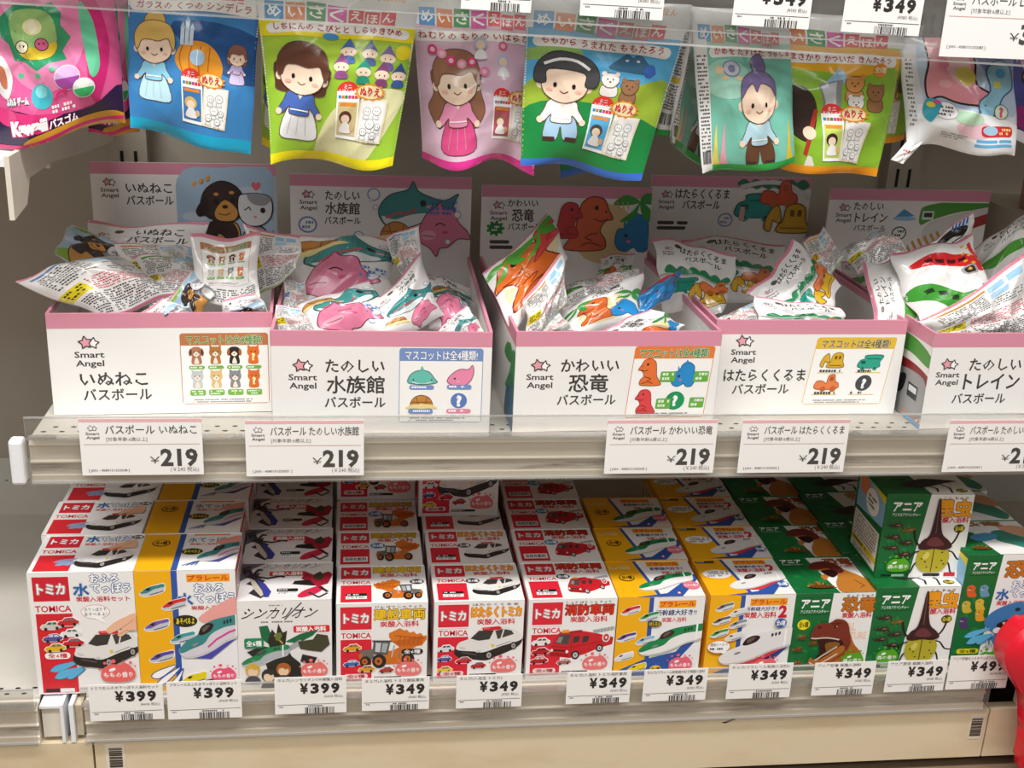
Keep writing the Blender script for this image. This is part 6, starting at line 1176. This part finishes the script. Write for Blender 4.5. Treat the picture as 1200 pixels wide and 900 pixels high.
def peach():
    a = book_base('#5cb4e4', 50); a.blob([(0, 116), (60, 96), (110, 106), (170, 96), (170, 215), (0, 215)], '#9cb83a'); a.blob([(-4, 150), (60, 128), (170, 150), (170, 220), (-4, 220)], '#1f8a44'); a.blob([(0, 70), (50, 62), (60, 72), (0, 84)], '#9cc46a'); a.blob([(94, 84), (104, 70), (112, 64), (118, 68), (124, 62), (134, 72), (146, 86)], '#3a6a8a'); a.ell(112, 72, 2, 1.4, '#cfe0ea'); a.ell(124, 72, 2, 1.4, '#cfe0ea')
    strip_title(a, 14, 52, 152, 66, 'ももから うまれた ももたろう', 3); kid(a, 46, 104, .96, '#4a4a4c', '#f2f1ef', ('trousers', '#a8cce8'), 'mop', '#f6f6f4')
    animal(a, 96, 104, .95, '#eeeae4'); animal(a, 120, 110, .95, '#9a7050'); a.ell(139, 82, 7, 8, '#3f6cc0'); minibook(a, 80, 126, 1.0, '#5cb4e4', '#4a4a4c'); a.rect(0, 206, 170, 215, '#3f74d0'); return a
ac = peach()
hang([(650, 10, .08), (800, 20, .08), (757, 190, .07), (655, 208, .07)], ac, 'blue edged green foil pouch hidden behind the white headband boy pouch', seed=92, bulge=.007, amp=.002, hem=.003)
hang([(617, -8, .025), (812, 6, .025), (750, 210, .015), (609, 190, .015)], ac, 'blue and green foil pouch with black haired boy in a white headband', seed=93, bulge=.012, amp=.002, hem=.004)
def sea():
    a = book_base('#9cd4c0', 50); a.blob([(0, 60), (60, 58), (170, 66), (170, 215), (0, 215)], '#7cc8b4'); a.ell(50, 92, 40, 26, '#a8dcc8'); strip_title(a, 30, 50, 168, 64, 'かめを たすけた うらしま', 2); a.ell(58, 78, 15, 11, '#8a94b0'); a.ell(58, 78, 13, 9, '#cfd6e4'); a.ell(58, 78, 6, 5, '#8a8ab8'); a.ell(38, 80, 7, 6, '#e8cda8'); a.ell(46, 90, 6, 3, '#e8cda8'); a.ell(70, 90, 6, 3, '#e8cda8')
    [a.blob([(x, 210), (x+4, 180), (x+10, 150), (x+10, 190), (x+14, 210)], c) for x, c in ((34, '#f0a8b8'), (150, '#e8c83a'), (20, '#e8d86a'))]
    kid(a, 102, 118, 1.1, '#7a6a9c', '#b8dce8', ('trousers', '#6a4630'), 'tuft'); a.rect(0, 206, 170, 215, '#2fa84a'); a.rect(0, 40, 20, 215, '#eeeeec'); a.tiny(3, 60, 18, 26, 5, '#4a4a48', 2.6, 4); a.barcode(3, 186, 18, 204); return a
asx = sea()
hang([(806, 10, .05), (850, 14, .12), (829, 200, .10), (782, 166, .045)], asx, 'dark shaded foil pouch turned sideways with purple haired figure', seed=95, bulge=.005, amp=.002, hem=.003)
def info_side():
    a = Art(60, 215); a.rect(0, 0, 60, 215, '#eceeec'); a.tiny(8, 30, 52, 16, 5, '#4a4846', 2.8, 3); a.rect(8, 112, 52, 122, '#e3cf1e'); a.tiny(8, 126, 52, 9, 5, '#4a4846', 2.8, 6); a.barcode(8, 176, 50, 196); a.rect(0, 205, 60, 215, '#2fa84a'); return a
hang([(794, 12, .055), (818, 14, .03), (786, 160, .03), (765, 156, .055)], info_side(), 'narrow back of a foil pouch with barcode, beside the headband boy pouch', seed=96, bulge=.002, amp=.001)
hang([(808, 8, .03), (925, 16, .03), (931, 190, .02), (824, 207, .02)], asx, 'pale green foil pouch with purple haired boy and small turtle', seed=97, bulge=.012, amp=.0024, hem=.005)
def axe():
    a = book_base('#a4cc3a', 50); a.rect(0, 44, 170, 100, '#f2b41e'); a.blob([(0, 90), (60, 76), (110, 84), (170, 74), (170, 215), (0, 215)], '#8fc034'); a.poly([(70, 92), (88, 70), (106, 90)], '#9cc8e4'); strip_title(a, 30, 54, 156, 68, 'まさかり かついだ きんたろう', 3)
    a.blob([(4, 130), (14, 104), (40, 98), (56, 120), (54, 150), (40, 172), (18, 160)], '#3a2a26'); a.line([(36, 190), (56, 128)], 6, '#b83a2c'); a.poly([(40, 190), (34, 204), (50, 206), (46, 192)], '#e8e2d8'); a.ell(44, 160, 9, 9, SK)
    a.poly([(60, 94), (92, 86), (88, 132), (62, 142), (66, 118)], '#8c9196'); a.poly([(63, 96), (84, 90), (82, 130), (65, 138), (69, 118)], '#c9ced2')
    animal(a, 108, 100, 1.15, '#d89a54'); animal(a, 110, 124, 1.0, '#f2efea'); animal(a, 138, 110, 1.15, '#9a6a40'); a.ell(140, 72, 10, 9, '#e8922c'); a.text('全5種', 140, 68, 7, '#fff4c0', w=16, bold=.05, align='c')
    minibook(a, 62, 128, 1.12, '#c8d86a', '#3a2a26'); a.rect(0, 204, 170, 215, '#f09a1c'); return a
ax = axe()
hang([(985, 20, .08), (1084, 30, .08), (1058, 164, .06), (1000, 175, .06)], ax, 'edge of an orange hemmed green foil pouch behind the axe pouch', seed=99, bulge=.006, amp=.002)
hang([(885, 12, .045), (1064, 20, .045), (1029, 207, .03), (918, 199, .03)], ax, 'yellow and green foil pouch with a large axe and bear, fox and rabbit', seed=100, bulge=.012, amp=.0028, hem=.004)
def pastel():
    a = Art(150, 150); a.rect(0, 0, 150, 150, '#dfe3ea'); a.blob([(30, -10), (150, -10), (150, 90), (110, 96), (60, 92), (24, 84)], '#bcd0e8'); a.blob([(88, 0), (140, 0), (150, 40), (120, 60), (98, 30)], '#8f9cd0')
    a.oblob([(30, 84), (26, 60), (32, 30), (30, 0), (44, -8), (60, 4), (84, 6), (94, 30), (92, 60), (120, 74), (112, 84), (70, 86), (46, 80)], '#f2a0b0', K, 2.4); a.blob([(50, 10), (80, 10), (88, 40), (80, 66), (56, 50)], '#f4c8c8'); a.ell(78, 50, 14, 12, '#f0dc6a', 0, 14); a.ell(50, 34, 8, 8, '#f088a0', 0, 12); a.ell(50, 62, 8, 6, '#f4b8c0', 0, 12)
    a.oblob([(92, 84), (110, 66), (106, 42), (122, 28), (142, 34), (146, 60), (130, 74), (118, 94), (104, 108)], '#9cd4ec', '#3a5a8a', 1.6); a.ell(128, 44, 8, 6, '#4ab0e8'); a.ell(122, 58, 7, 5, '#e8e46a')
    a.blob([(0, 100), (60, 92), (150, 110), (150, 150), (0, 150)], '#eff1f3'); a.ell(88, 118, 24, 12, '#f0c8d4'); a.ell(80, 104, 20, 9, '#c0e4c4'); a.ell(125, 93, 10, 10, '#2f5a2a'); a.ell(125, 93, 9, 9, '#e2f0d8'); a.text('?', 125, 87, 12, '#d85a90', bold=.06, align='c'); a.ell(50, 98, 16, 12, '#8a94a0'); a.ell(50, 98, 15.4, 11.4, '#fff'); a.tiny(40, 92, 60, 3, 5, '#556', 2.8, 3)
    a.blob([(20, 104), (28, 84), (46, 88), (40, 104), (30, 116)], '#2fa8c0'); a.ell(32, 92, 6, 4, '#e8d83a'); a.ell(40, 88, 5, 3, '#e04a9a'); a.rect(96, 112, 142, 126, '#d8303a', 5); a.ell(109, 118, 11, 6, '#a8cce4'); a.tiny(122, 115, 140, 2, 5, '#ffe08a', 3.2, 2); a.rect(90, 130, 118, 134, '#6ab4e0', 1.5); a.rect(121, 130, 142, 134, '#6ab4e0', 1.5); a.rect(88, 136, 143, 140, '#6ab4e0', 1.5); a.tiny(46, 128, 80, 3, 3, '#888', 1.4, 7); a.rect(0, 20, 14, 150, '#e6e8ea'); a.tiny(4, 30, 12, 16, 6, '#777', 3, 9)
    return a
hang([(1056, 42, .045), (1188, 46, .03), (1192, 187, .02), (1060, 166, .035)], pastel(), 'white foil pouch with pastel rainbow blobs at the upper right', seed=103, bulge=.014, amp=.0036, hem=.006, back=M_WHITEFILM, group='pastel pouches')
fl = Art(30, 60); fl.rect(0, 0, 30, 60, '#f1efee'); fl.tiny(6, 34, 24, 2, 8, '#d8303a', 5, 3)
pouch('pouch_corner_tag', [(1070, 158, .03), (1086, 162, .03), (1058, 192, .02), (1044, 187, .02)], fl, 'curled white paper corner hanging below the pastel foil pouch', 'paper tag', None, bulge=.002, amp=.001, seed=3, nu=8, nv=10)
def night():
    a = Art(80, 130); a.rect(0, 0, 80, 130, '#3a3a72'); a.blob([(10, 20), (50, 10), (80, 40), (80, 90), (30, 80)], '#b878a0'); a.ell(30, 50, 20, 18, K); a.ell(30, 50, 18, 16, '#d89ab8'); a.blob([(0, 90), (40, 84), (80, 96), (80, 118), (0, 112)], '#8a1f6a'); a.rect(0, 116, 80, 130, '#e4e0ec'); [a.ell(x, y, 1.4, 1.4, '#f4f4ff', n=6) for x, y in ((8, 12), (20, 8), (44, 20), (60, 10))]; return a
hang([(1178, 40, .075), (1275, 46, .075), (1262, 186, .06), (1187, 164, .06)], night(), 'dark blue and pink foil pouch cut off by the right edge of the frame', seed=105, bulge=.01, amp=.003, group='pastel pouches')
# pegs carrying the pouches, above the frame
for px in (40, 130, 230, 395, 560, 710, 830, 868, 975, 1035, 1122, 1225):
    p = at(px, -20, .03); MB().tube([(0, .302-p.y, .748-p.z), (0, .27-p.y, .748-p.z), (0, -.0, .732-p.z), (0, -.022, .734-p.z), (0, -.028, .744-p.z)], .0024, 6).build('peg', M_DARK, hb, Vector(p), smooth=True)
